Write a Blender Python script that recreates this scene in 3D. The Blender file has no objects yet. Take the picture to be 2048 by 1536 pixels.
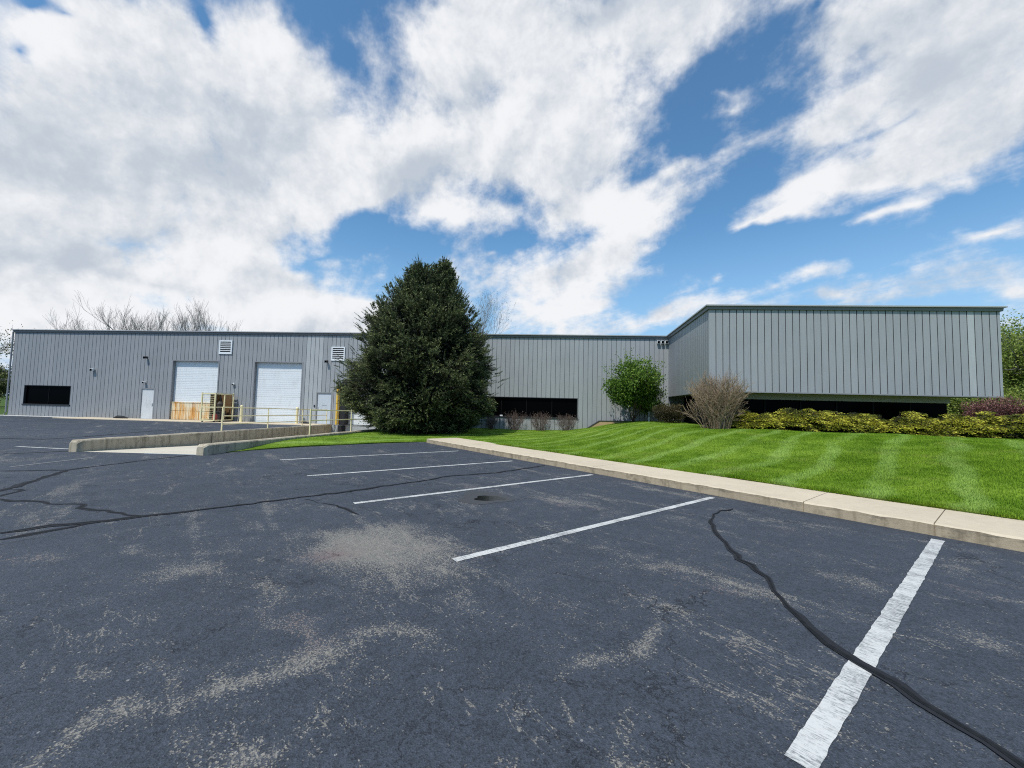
import bpy, bmesh, math, random
import numpy as np
from mathutils import Vector, Matrix
from mathutils.geometry import delaunay_2d_cdt, tessellate_polygon
R_ = math.radians
rng = np.random.default_rng(7)
random.seed(7)
scn = bpy.context.scene
COL = scn.collection

# ------------------------------------------------------------------ camera
F_PX, PITCH, ROLL, EYE = 805.0, 3.3, 1.4, 1.5
_p, _r = R_(PITCH), R_(ROLL)
CF = np.array([0, math.cos(_p), math.sin(_p)])
_R = np.array([1.0, 0, 0]); _U = np.cross(_R, CF)
CR = _R*math.cos(_r) + _U*math.sin(_r)
CU = -_R*math.sin(_r) + _U*math.cos(_r)
CAM = np.array([0, 0, EYE])
def ray(x, y):
    return CF*F_PX + CR*(x-1024) - CU*(y-768)
def gz(x, y, z=0.0):                       # survey: photo point -> point at height z
    d = ray(x, y); return CAM + d*((z-EYE)/d[2])
def vpl(x, y, a, b):                       # survey: photo point -> point on the vertical plane through a, b
    a = np.array(a[:2]); b = np.array(b[:2]); d = b-a; m = np.array([d[1], -d[0]])
    q = ray(x, y); return CAM + q*((m@a)/(q[0]*m[0]+q[1]*m[1]))
cam_d = bpy.data.cameras.new('camera'); cam = bpy.data.objects.new('camera', cam_d); COL.objects.link(cam)
cam_d.sensor_width = 36; cam_d.lens = F_PX/2048*36; cam_d.clip_end = 3000; cam_d.clip_start = 0.05
M = Matrix.Identity(4)
for i in range(3):
    M[i][0] = CR[i]; M[i][1] = CU[i]; M[i][2] = -CF[i]; M[i][3] = CAM[i]
cam.matrix_world = M
scn.camera = cam
scn.view_settings.view_transform = 'Standard'; scn.view_settings.look = 'None'; scn.view_settings.exposure = 0

# ------------------------------------------------------------------ node helpers
class NT:
    def __init__(s, nt): s.nt = nt; s.n = nt.nodes; s.l = nt.links
    def node(s, t, **k):
        o = s.n.new(t)
        for a, b in k.items(): setattr(o, a, b)
        return o
    def put(s, sock, v):
        if isinstance(v, bpy.types.NodeSocket): s.l.new(v, sock)
        elif v is not None:
            if isinstance(v, (tuple, list, np.ndarray)):
                v = tuple(float(q) for q in v)
                if sock.type == 'RGBA' and len(v) == 3: v = v+(1.0,)
            sock.default_value = v
    def math(s, op, a, b=None, c=None, clamp=False):
        o = s.node('ShaderNodeMath', operation=op, use_clamp=clamp)
        s.put(o.inputs[0], a)
        if b is not None: s.put(o.inputs[1], b)
        if c is not None: s.put(o.inputs[2], c)
        return o.outputs[0]
    def add(s, a, b): return s.math('ADD', a, b)
    def sub(s, a, b): return s.math('SUBTRACT', a, b)
    def mul(s, a, b): return s.math('MULTIPLY', a, b)
    def mad(s, a, b, c): return s.math('MULTIPLY_ADD', a, b, c)
    def vmath(s, op, a, b=None):
        o = s.node('ShaderNodeVectorMath', operation=op)
        s.put(o.inputs[0], a)
        if b is not None: s.put(o.inputs[3] if op == 'SCALE' else o.inputs[1], b)
        return o.outputs['Value'] if op in ('DOT_PRODUCT', 'LENGTH', 'DISTANCE') else o.outputs[0]
    def sep(s, v):
        o = s.node('ShaderNodeSeparateXYZ'); s.put(o.inputs[0], v); return o.outputs
    def comb(s, x, y, z):
        o = s.node('ShaderNodeCombineXYZ')
        s.put(o.inputs[0], x); s.put(o.inputs[1], y); s.put(o.inputs[2], z); return o.outputs[0]
    def noise(s, v, scale, detail=2, rough=.5, dist=0.0, col=False):
        o = s.node('ShaderNodeTexNoise'); s.put(o.inputs['Vector'], v); o.inputs['Scale'].default_value = scale
        o.inputs['Detail'].default_value = detail; o.inputs['Roughness'].default_value = rough; o.inputs['Distortion'].default_value = dist
        return o.outputs['Color' if col else 'Fac']
    def voro(s, v, scale, feature='F1'):
        o = s.node('ShaderNodeTexVoronoi', feature=feature); s.put(o.inputs['Vector'], v); o.inputs['Scale'].default_value = scale
        return o.outputs
    def ss(s, v, a, b, lo=0.0, hi=1.0):
        o = s.node('ShaderNodeMapRange', interpolation_type='SMOOTHSTEP')
        s.put(o.inputs[0], v); s.put(o.inputs[1], a); s.put(o.inputs[2], b); s.put(o.inputs[3], lo); s.put(o.inputs[4], hi)
        return o.outputs[0]
    def lin(s, v, a, b, lo=0.0, hi=1.0):
        o = s.node('ShaderNodeMapRange')
        s.put(o.inputs[0], v); s.put(o.inputs[1], a); s.put(o.inputs[2], b); s.put(o.inputs[3], lo); s.put(o.inputs[4], hi)
        return o.outputs[0]
    def mix(s, f, a, b, mode='MIX'):
        o = s.node('ShaderNodeMix', data_type='RGBA', blend_type=mode, clamp_factor=True)
        s.put(o.inputs[0], f); s.put(o.inputs[6], a); s.put(o.inputs[7], b); return o.outputs[2]
    def bump(s, h, strength, dist):
        o = s.node('ShaderNodeBump'); s.put(o.inputs['Height'], h); o.inputs['Strength'].default_value = strength
        o.inputs['Distance'].default_value = dist; return o.outputs[0]
    def pos(s): return s.node('ShaderNodeNewGeometry').outputs['Position']
    def attr(s, nm): return s.node('ShaderNodeAttribute', attribute_name=nm).outputs['Fac']
def newmat(nm):
    m = bpy.data.materials.new(nm); m.use_nodes = True; m.node_tree.nodes.clear()
    t = NT(m.node_tree); out = t.node('ShaderNodeOutputMaterial')
    return m, t, out
def pbsdf(t, out, col, rough=.6, metal=0.0, normal=None, spec=.5):
    b = t.node('ShaderNodeBsdfPrincipled')
    t.put(b.inputs['Base Color'], col); t.put(b.inputs['Roughness'], rough); t.put(b.inputs['Metallic'], metal)
    t.put(b.inputs['Specular IOR Level'], spec)
    if normal is not None: t.put(b.inputs['Normal'], normal)
    t.l.new(b.outputs[0], out.inputs[0]); return b
def paint(nm, col, rough=.5, metal=0.0, var=.12, scale=3.0, dirt=None, dirtamt=.35, spec=.4, bump=0.0):
    m, t, out = newmat(nm); P = t.pos()
    f = t.noise(P, scale, 4, .6); f2 = t.noise(P, scale*14, 2, .6)
    v = t.mad(t.sub(t.mad(f2, .4, t.mul(f, .6)), .5), var*3, 1.0)
    c = t.mix(1.0, col, t.comb(v, v, v), 'MULTIPLY')
    if dirt is not None:
        k = t.noise(t.vmath('MULTIPLY', P, (1, 1, .25)), scale*2.5, 5, .7)
        c = t.mix(t.mul(t.ss(k, .48, .72), dirtamt), c, dirt)
    nrm = t.bump(f2, bump, .02) if bump else None
    pbsdf(t, out, c, rough, metal, nrm, spec)
    return m

# ------------------------------------------------------------------ mesh helpers
ORG = {}
def link(name, me, parent=None, mats=()):
    o = bpy.data.objects.new(name, me); COL.objects.link(o)
    for m in (mats if isinstance(mats, (list, tuple)) else [mats]): me.materials.append(m)
    if parent is not None:
        o.parent = parent
    return o
def tag(o, label=None, cat=None, group=None, kind=None):
    if label: o['label'] = label
    if cat: o['category'] = cat
    if group: o['group'] = group
    if kind: o['kind'] = kind
    return o
def empty(name, loc, label, cat, group=None):
    o = bpy.data.objects.new(name, None); COL.objects.link(o); o.location = loc; o.empty_display_size = .3
    ORG[o.name] = np.array(loc, float); return tag(o, label, cat, group)
def orgof(p):
    while p is not None:
        if p.name in ORG: return ORG[p.name]
        p = p.parent
    return np.zeros(3)
class MB:
    def __init__(s): s.v = []; s.f = []; s.m = []; s.t = []
    def quad(s, a, b, c, d, mi=0, tint=.5):
        i = len(s.v); s.v += [tuple(a), tuple(b), tuple(c), tuple(d)]; s.f.append((i, i+1, i+2, i+3)); s.m.append(mi); s.t.append(tint)
    def poly(s, pts, mi=0, tint=.5):
        i = len(s.v); s.v += [tuple(p) for p in pts]; s.f.append(tuple(range(i, i+len(pts)))); s.m.append(mi); s.t.append(tint)
    def hexa(s, b, tpts, mi=0, tint=.5):           # bottom 4, top 4
        b = [np.array(q, float) for q in b]; tp = [np.array(q, float) for q in tpts]; i = len(s.v)
        s.v += [tuple(q) for q in b+tp]
        for f in ((3, 2, 1, 0), (4, 5, 6, 7), (0, 1, 5, 4), (1, 2, 6, 5), (2, 3, 7, 6), (3, 0, 4, 7)):
            s.f.append(tuple(i+k for k in f)); s.m.append(mi); s.t.append(tint)
    def box(s, fr, a0, a1, b0, b1, z0, z1, mi=0, tint=.5):   # fr(s,t,z)->world
        s.hexa([fr(a0, b0, z0), fr(a1, b0, z0), fr(a1, b1, z0), fr(a0, b1, z0)], [fr(a0, b0, z1), fr(a1, b0, z1), fr(a1, b1, z1), fr(a0, b1, z1)], mi, tint)
    def tube(s, pts, r, n=8, mi=0, caps=True, tint=.5):
        pts = [np.array(p, float) for p in pts]; rs = r if isinstance(r, (list, tuple)) else [r]*len(pts)
        i0 = len(s.v)
        for k, p in enumerate(pts):
            d = (pts[min(k+1, len(pts)-1)]-pts[max(k-1, 0)]); d /= np.linalg.norm(d)+1e-9
            u = np.cross(d, (0, 0, 1)) if abs(d[2]) < .95 else np.cross(d, (0, 1, 0)); u /= np.linalg.norm(u); w = np.cross(d, u)
            for j in range(n):
                a = 2*math.pi*j/n; s.v.append(tuple(p+rs[k]*(u*math.cos(a)+w*math.sin(a))))
        for k in range(len(pts)-1):
            for j in range(n):
                a = i0+k*n+j; b = i0+k*n+(j+1) % n
                s.f.append((a, b, b+n, a+n)); s.m.append(mi); s.t.append(tint)
        if caps:
            s.f.append(tuple(i0+j for j in range(n-1, -1, -1))); s.m.append(mi); s.t.append(tint)
            e = i0+(len(pts)-1)*n; s.f.append(tuple(e+j for j in range(n))); s.m.append(mi); s.t.append(tint)
    def build(s, name, mats, parent=None, bevel=0.0, smooth=False):
        me = bpy.data.meshes.new(name); o0 = orgof(parent)
        me.from_pydata([tuple(np.array(v)-o0) for v in s.v], [], s.f)
        me.polygons.foreach_set('material_index', s.m)
        at = me.attributes.new('tint', 'FLOAT', 'FACE'); at.data.foreach_set('value', s.t)
        if smooth: me.polygons.foreach_set('use_smooth', [True]*len(s.f))
        me.update(); o = link(name, me, parent, mats)
        if bevel:
            b = o.modifiers.new('bevel', 'BEVEL'); b.width = bevel; b.segments = 2; b.limit_method = 'ANGLE'; b.angle_limit = R_(40)
        return o
def npmesh(name, V, Fc, mats, parent=None, tint=None, smooth=False):
    """V (N,3), Fc (M,k) ints; tint per vertex"""
    V = np.asarray(V, np.float64) - orgof(parent)
    me = bpy.data.meshes.new(name); n, k = Fc.shape
    me.vertices.add(len(V)); me.vertices.foreach_set('co', V.astype(np.float32).ravel())
    me.loops.add(n*k); me.loops.foreach_set('vertex_index', Fc.astype(np.int32).ravel())
    me.polygons.add(n); me.polygons.foreach_set('loop_start', np.arange(0, n*k, k, dtype=np.int32))
    if smooth: me.polygons.foreach_set('use_smooth', np.ones(n, bool))
    if tint is not None:
        at = me.attributes.new('tint', 'FLOAT', 'POINT'); at.data.foreach_set('value', np.asarray(tint, np.float32))
    me.update(calc_edges=True); me.validate()
    return link(name, me, parent, mats)
def unit(a): return a/(np.linalg.norm(a, axis=-1, keepdims=True)+1e-9)
def cards(P, A, L, Wd, tint, g=rng, tri=False):
    """leaf cards: base P, long axis A(unit), length L, width Wd -> rhombus (4 verts) each"""
    n = len(P); Bv = unit(np.cross(A, unit(g.normal(size=(n, 3)))))
    L = np.broadcast_to(np.asarray(L, float), (n,))[:, None]; Wd = np.broadcast_to(np.asarray(Wd, float), (n,))[:, None]
    v = np.stack([P, P+A*L*.45+Bv*Wd*.5, P+A*L, P+A*L*.45-Bv*Wd*.5], 1).reshape(-1, 3)
    return v, np.arange(4*n).reshape(n, 4), np.repeat(tint, 4)
def segs(A, B, ra, rb, tint=None):
    """three-sided tapered tubes for N segments"""
    A = np.asarray(A, float); B = np.asarray(B, float); n = len(A); d = unit(B-A)
    ref = np.where(np.abs(d[:, 2:3]) < .9, np.array([[0, 0, 1.0]]), np.array([[1.0, 0, 0]]))
    u = unit(np.cross(d, ref)); w = np.cross(d, u); ra = np.broadcast_to(ra, (n,))[:, None]; rb = np.broadcast_to(rb, (n,))[:, None]
    rings = []
    for base, r in ((A, ra), (B, rb)):
        for j in range(3):
            a = 2*math.pi*j/3; rings.append(base+r*(u*math.cos(a)+w*math.sin(a)))
    v = np.stack(rings, 1).reshape(-1, 3); i = np.arange(n)[:, None]*6
    f = np.concatenate([i+np.array([[j, (j+1) % 3, 3+(j+1) % 3, 3+j]]) for j in range(3)], 0)
    return v, f, np.repeat(np.zeros(n) if tint is None else tint, 6)
def join(parts):
    V = []; Fq = []; T = []; o = 0
    for v, f, t in parts: V.append(v); Fq.append(f+o); T.append(t); o += len(v)
    return np.concatenate(V), np.concatenate(Fq), np.concatenate(T)

# ------------------------------------------------------------------ sun and sky
SUN_AZ, SUN_EL = R_(-146), R_(58)
sd = Vector((math.sin(SUN_AZ)*math.cos(SUN_EL), math.cos(SUN_AZ)*math.cos(SUN_EL), math.sin(SUN_EL)))
sl = bpy.data.lights.new('sun', 'SUN'); sl.energy = 4.0; sl.angle = R_(.6); sl.color = (1, .955, .88)
so = bpy.data.objects.new('sun', sl); COL.objects.link(so); so.rotation_euler = sd.to_track_quat('Z', 'Y').to_euler(); so.location = (-20, -20, 40)
W = bpy.data.worlds.new('World'); scn.world = W; W.use_nodes = True; W.cycles.sampling_method = 'MANUAL'; W.cycles.sample_map_resolution = 256; W.node_tree.nodes.clear()
t = NT(W.node_tree)
sky = t.node('ShaderNodeTexSky', sky_type='NISHITA'); sky.sun_disc = False; sky.sun_elevation = SUN_EL; sky.sun_rotation = SUN_AZ
sky.air_density = 1.0; sky.dust_density = .6; sky.ozone_density = 2.0
Dv = t.vmath('NORMALIZE', t.node('ShaderNodeTexCoord').outputs['Generated'])
xyz = t.sep(Dv)
den = t.add(t.math('MAXIMUM', xyz[2], 0.0), .22)
plane = t.comb(t.math('DIVIDE', xyz[0], den), t.math('DIVIDE', xyz[1], den), 0.0)
n_big = t.noise(plane, 1.1, 6, .56, .15)
n_dir = t.noise(Dv, 5.6, 9, .61, .1)
n_fin = t.noise(t.vmath('ADD', plane, (7, 3, 2)), 4.0, 5, .62)
warp = t.vmath('SUBTRACT', t.noise(Dv, 3.2, 4, .55, 0, True), (.5, .5, .5))
Dw = t.vmath('ADD', Dv, t.vmath('SCALE', warp, .16))
def blobs(L, vec):
    acc = None
    for (px, py, rx, ry, rot, amp) in L:
        c = ray(px, py); sc = np.linalg.norm(c); a = R_(rot); d0 = c/sc
        ax = CR*math.cos(a) - CU*math.sin(a)
        ax = ax - d0*(ax@d0); l1 = np.linalg.norm(ax); ax = ax/l1; ay = np.cross(d0, ax)
        e1 = ray(px+rx*math.cos(a), py+rx*math.sin(a)); e2 = ray(px-ry*math.sin(a), py+ry*math.cos(a))
        r1 = np.linalg.norm(e1/np.linalg.norm(e1)-d0)*1.7; r2 = np.linalg.norm(e2/np.linalg.norm(e2)-d0)*1.7
        mp = t.node('ShaderNodeMapping', vector_type='TEXTURE'); t.l.new(vec, mp.inputs[0])
        mp.inputs[1].default_value = tuple(d0)
        Rm = Matrix(((ax[0], ay[0], d0[0]), (ax[1], ay[1], d0[1]), (ax[2], ay[2], d0[2])))
        mp.inputs[2].default_value = Rm.to_euler('XYZ'); mp.inputs[3].default_value = (r1, r2, .9)
        g = t.node('ShaderNodeTexGradient', gradient_type='QUADRATIC_SPHERE'); t.l.new(mp.outputs[0], g.inputs[0])
        acc = t.mad(g.outputs[1], amp*1.35, acc if acc is not None else 0.0)
    return acc
# measured cloud masses (x, y, half sizes, tilt, weight); y down in the photo
CLOUD = [(830, 380, 120, 60, 0, .5), (620, 190, 90, 70, 0, .35), (1060, 580, 130, 70, 0, .4), (1240, 400, 110, 60, 0, .3), (1400, 345, 160, 22, -28, .35), (1960, 250, 140, 70, -10, .5), (1760, 420, 190, 16, -16, .45), (1440, 180, 60, 14, -10, .25), (1700, 180, 180, 90, -30, .45), (1340, 140, 190, 50, -38, .45), (1210, 280, 70, 90, -10, .5), (1010, 330, 120, 90, 0, .5), (1960, 350, 160, 40, -14, .6), (1500, 430, 120, 16, -12, .55), (660, 400, 120, 60, -20, .4), (300, 300, 430, 230, 0, .95), (60, 440, 300, 190, 0, .7), (540, 90, 110, 110, 30, .7), (300, 50, 140, 70, 0, .5), (40, 70, 80, 60, 0, .45),
 (600, 290, 190, 160, 0, .6), (900, 130, 220, 150, -30, .8), (860, 310, 170, 110, 0, .85), (1100, 190, 160, 130, -30, .8), (1340, 50, 250, 80, -18, .85), (1010, 40, 240, 90, 0, .5),
 (890, 440, 160, 36, 0, .75), (1225, 420, 115, 62, 0, .9), (1130, 320, 90, 80, -20, .4), (1240, 500, 60, 70, -30, .5), (1180, 550, 90, 75, -35, .75), (1090, 610, 160, 75, 0, .9), (1290, 650, 120, 36, -20, .6), (1350, 625, 45, 25, -20, .4),
 (500, 440, 260, 80, -20, .65), (250, 520, 360, 80, 0, .75), (580, 535, 80, 40, 0, .6), (300, 620, 480, 70, 0, .9), (660, 620, 130, 60, 0, .75), (600, 650, 200, 50, 0, .6), (100, 620, 200, 60, 0, .4), (800, 640, 160, 40, 0, .45),
 (1400, 310, 170, 24, -24, .5), (1330, 330, 90, 20, -20, .3), (1560, 380, 190, 42, -22, .8), (1720, 340, 280, 60, -18, .75), (1600, 420, 150, 22, -8, .4), (1830, 330, 260, 50, -16, .6), (1900, 100, 260, 160, -20, 1.0), (1680, 60, 150, 80, -15, .8), (1660, 240, 160, 40, -40, .6),
 (1850, 400, 180, 20, -14, .55), (1950, 300, 160, 60, -15, .4), (1610, 545, 85, 26, -15, .42), (1445, 552, 22, 16, 0, .5), (1660, 600, 45, 18, 0, .45), (2010, 472, 80, 12, -10, .45), (2020, 590, 60, 30, 0, .5), (1540, 580, 40, 20, 0, .35), (1490, 490, 60, 10, 0, .22), (985, 508, 20, 8, -20, .4), (1450, 205, 50, 14, -10, .28)]
HOLES = [(715, 462, 45, 55, 30, .6), (690, 110, 28, 55, -15, .58), (745, 60, 40, 30, 0, .15), (425, 35, 30, 38, 10, .75), (75, 18, 60, 20, 0, .8), (28, 105, 30, 24, 0, .6), (140, 40, 34, 14, 20, .5),
 (1390, 260, 80, 80, 0, .5), (1440, 470, 230, 42, 0, .45), (1790, 500, 280, 42, 0, .4), (640, 512, 110, 14, -5, .35), (1020, 485, 80, 24, 0, .4), (1300, 330, 50, 30, 0, .3), (1610, 30, 20, 50, 30, .5), (1830, 220, 150, 12, -22, .35), (555, 352, 36, 24, 0, .3), (780, 575, 60, 30, 0, .3)]
cov = t.math('MINIMUM', t.sub(blobs(CLOUD, Dw), t.mul(blobs(HOLES, Dw), .9)), 1.15)
# combed-out streaks of the higher cloud, stretched along the wind
wa = R_(-55); px_ = t.sep(plane)
pu = t.add(t.mul(px_[0], math.cos(wa)), t.mul(px_[1], math.sin(wa))); pv = t.sub(t.mul(px_[1], math.cos(wa)), t.mul(px_[0], math.sin(wa)))
n_str = t.noise(t.comb(t.mul(pu, .55), t.mul(pv, 2.6), 0.0), 1.3, 7, .62, .6)
tex = t.add(t.mul(t.sub(n_big, .5), 1.3), t.add(t.mul(t.sub(n_dir, .5), 2.6), t.add(t.mul(t.sub(n_fin, .5), 1.3), t.mul(t.sub(n_str, .5), 1.5))))
dens = t.mad(cov, .95, tex)
mask = t.ss(dens, -.06, .80)
n_off = t.noise(t.vmath('ADD', Dv, (-.028, -.01, .04)), 5.6, 7, .61, .1)
relief = t.sub(n_dir, n_off)
GREY = [(280, 290, 260, 120, 0, .55), (560, 330, 180, 90, -20, .3), (840, 340, 120, 75, 0, .75), (1900, 120, 230, 130, -20, .6), (320, 545, 120, 18, 15, .5), (1230, 45, 130, 40, -15, .55), (60, 330, 150, 80, 0, .3), (930, 190, 60, 40, 0, .4), (1110, 560, 60, 40, 0, .2), (560, 530, 60, 26, 0, .35), (1800, 320, 200, 30, -18, .2), (100, 500, 200, 40, 0, .3)]
BRIGHT = [(1060, 600, 170, 70, 0, .5), (300, 640, 300, 60, 0, .2), (1225, 425, 110, 60, 0, .5), (900, 450, 150, 30, 0, .5), (1100, 520, 90, 50, -30, .4), (540, 60, 90, 60, 0, .35), (760, 270, 90, 60, 0, .3), (1560, 390, 180, 40, -20, .3), (600, 600, 200, 60, 0, .3), (60, 120, 60, 60, 0, .3)]
grey = t.add(t.sub(blobs(GREY, Dw), blobs(BRIGHT, Dw)), t.add(t.mul(t.sub(n_str, .5), .9), t.add(t.mul(t.sub(n_big, .5), .9), t.mul(relief, -3.0))))
shade = t.ss(grey, -.45, .8)
ccol = t.mix(shade, (.90, .912, .935), (.53, .59, .67))
# deep clear-sky blue, paler toward the horizon
skyc = t.mix(1.0, t.vmath('SCALE', sky.outputs[0], .15), (.68, 1.0, 1.1), 'MULTIPLY')
skyc = t.mix(t.ss(xyz[2], .42, .02), skyc, (.36, .58, .84))
bg = t.node('ShaderNodeBackground')
t.put(bg.inputs[0], t.mix(mask, skyc, ccol)); bg.inputs[1].default_value = 1.0
wo = t.node('ShaderNodeOutputWorld'); t.l.new(bg.outputs[0], wo.inputs[0])

# ------------------------------------------------------------------ building frame
H = 6.4
DD, AA, BB, CC = [gz(x, y, H) for x, y in ((31, 659), (1337, 672), (1418, 610.5), (1999, 614))]
ev = (AA-DD)[:2]; LW = float(np.linalg.norm(ev)); ev = ev/LW; nv = np.array([ev[1], -ev[0]])
def BF(s, t_, z): p = DD[:2]+ev*s+nv*t_; return np.array([p[0], p[1], z])
def framer(a, b):
    a = np.array(a[:2], float); b = np.array(b[:2], float); L = np.linalg.norm(b-a); e = (b-a)/L; n = np.array([e[1], -e[0]])
    def fr(s, t_, z): p = a+e*s+n*t_; return np.array([p[0], p[1], z])
    return fr, float(L)
S_AB, L_AB = framer(AA, BB)       # side of the wing, outward = left
S_BC, L_BC = framer(BB, CC)       # front of the wing, outward = towards the car park
def bst(P): d = np.array(P[:2])-DD[:2]; return float(d@ev), float(d@nv)

# ------------------------------------------------------------------ materials
def mat_siding():
    m, t, out = newmat('painted_ribbed_siding'); P = t.pos(); a = t.attr('tint')
    c = t.mix(a, (.168, .177, .197), (.385, .405, .412))
    n1 = t.noise(P, .5, 4, .6); n2 = t.noise(t.vmath('MULTIPLY', P, (6, 6, .7)), 2.0, 4, .65); n3 = t.noise(P, 30, 3, .6)
    v = t.mad(t.sub(t.add(t.mul(n1, .5), t.mul(n2, .5)), .5), .45, 1.0)
    v = t.mad(t.sub(n3, .5), .14, v)
    drip = t.ss(t.noise(t.vmath('MULTIPLY', P, (5, 5, .16)), 2.6, 4, .6), .58, .78); v = t.mul(v, t.mad(drip, -.16, 1.0))
    c = t.mix(1.0, c, t.comb(v, v, v), 'MULTIPLY')
    z = t.sep(P)[2]
    dirt = t.mul(t.ss(z, .9, -.1), t.ss(t.noise(P, 5, 4, .7), .3, .7))
    c = t.mix(t.mul(dirt, .3), c, (.16, .145, .12))
    pbsdf(t, out, c, .5, 0, t.bump(t.noise(P, 1.6, 2), .12, .03), .35); return m
M_SIDE = mat_siding()
M_GROOVE = paint('siding_groove', (.085, .092, .102), .8)
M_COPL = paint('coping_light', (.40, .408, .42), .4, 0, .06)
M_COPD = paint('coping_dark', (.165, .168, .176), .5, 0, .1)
M_TRIM = paint('grey_trim', (.23, .238, .25), .5)
M_DARKTRIM = paint('dark_trim', (.02, .021, .024), .5)
def mat_glass():
    m, t, out = newmat('black_tinted_glass'); P = t.pos()
    pbsdf(t, out, (.0015, .0016, .002), t.mad(t.noise(P, 2, 2), .1, .12), 0, t.bump(t.noise(P, .7, 2), .04, .05), .02); return m
M_GLASS = mat_glass()
M_BAR = paint('black_window_bar', (.006, .006, .007), .6, 0, .1, spec=.1)
M_WHITE = paint('white_door_paint', (.70, .735, .755), .45, 0, .05, 2, (.5, .5, .47), .3)
M_DOORG = paint('pale_grey_door_paint', (.56, .585, .60), .45, 0, .08, 2, (.33, .32, .3), .4)
M_BLACK = paint('black_rubber', (.014, .015, .018), .75, 0, .3, 6)
M_YEL = paint('faded_cream_yellow_paint', (.80, .71, .42), .55, 0, .12, 3, (.42, .33, .2), .35)
M_YELB = paint('strong_yellow_paint', (.75, .47, .06), .5, 0, .1, 3, (.4, .25, .1), .3)
M_METAL = paint('bare_metal', (.45, .46, .47), .35, .8, .1)
M_RED = paint('red_plastic', (.42, .05, .04), .4)
M_MACH = paint('dark_machine', (.05, .04, .035), .6, 0, .3, 6)
M_WOOD = paint('brown_board', (.13, .072, .026), .7, 0, .35, 5, (.05, .03, .018), .7)
M_CLIGHT = paint('light_housing_grey', (.55, .57, .58), .4)
def mat_rust():
    m, t, out = newmat('rusty_cream_steel'); P = t.pos()
    k = t.noise(t.vmath('MULTIPLY', P, (3.0, 3.0, .22)), 2.2, 5, .7); k2 = t.noise(P, 9, 4, .7)
    reg = t.ss(t.noise(P, .9, 2), .42, .60)
    c = t.mix(t.mul(t.ss(k, .34, .60), t.mad(reg, .75, .25)), (.72, .67, .50), (.62, .31, .06))
    c = t.mix(t.mul(t.ss(k, .52, .68), t.ss(k2, .3, .6)), c, (.33, .10, .02))
    pbsdf(t, out, c, .7); return m
M_RUST = mat_rust()
def mat_concrete(nm, col, stain, amt, grime=0.0):
    m, t, out = newmat(nm); P = t.pos()
    n1 = t.noise(P, .8, 5, .65); n2 = t.noise(P, 14, 4, .7); n3 = t.noise(P, 90, 2, .6)
    v = t.mad(t.sub(t.add(t.mul(n1, .5), t.add(t.mul(n2, .3), t.mul(n3, .2))), .5), .75, 1.0)
    c = t.mix(1.0, col, t.comb(v, v, v), 'MULTIPLY')
    st = t.noise(t.vmath('MULTIPLY', P, (3.2, 3.2, .35)), 1.6, 6, .72)
    c = t.mix(t.mul(t.ss(st, .46, .7), amt), c, stain)
    if grime: c = t.mix(t.mul(t.ss(t.noise(P, 5, 5, .7), .5, .68), grime), c, (.05, .048, .035))
    pbsdf(t, out, c, .9, 0, t.bump(t.add(n2, t.mul(n3, .6)), .35, .012), .2); return m
M_CONC = mat_concrete('pale_concrete', (.55, .465, .345), (.42, .36, .27), .35)
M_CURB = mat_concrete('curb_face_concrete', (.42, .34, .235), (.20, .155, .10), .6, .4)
M_WALLC = mat_concrete('weathered_concrete_wall', (.44, .385, .29), (.10, .085, .06), .7, .45)
M_GRAVEL = mat_concrete('pale_gravel', (.56, .55, .52), (.3, .29, .27), .6, .5)
M_RAMP = mat_concrete('ramp_concrete', (.58, .53, .43), (.46, .41, .32), .4)

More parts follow.
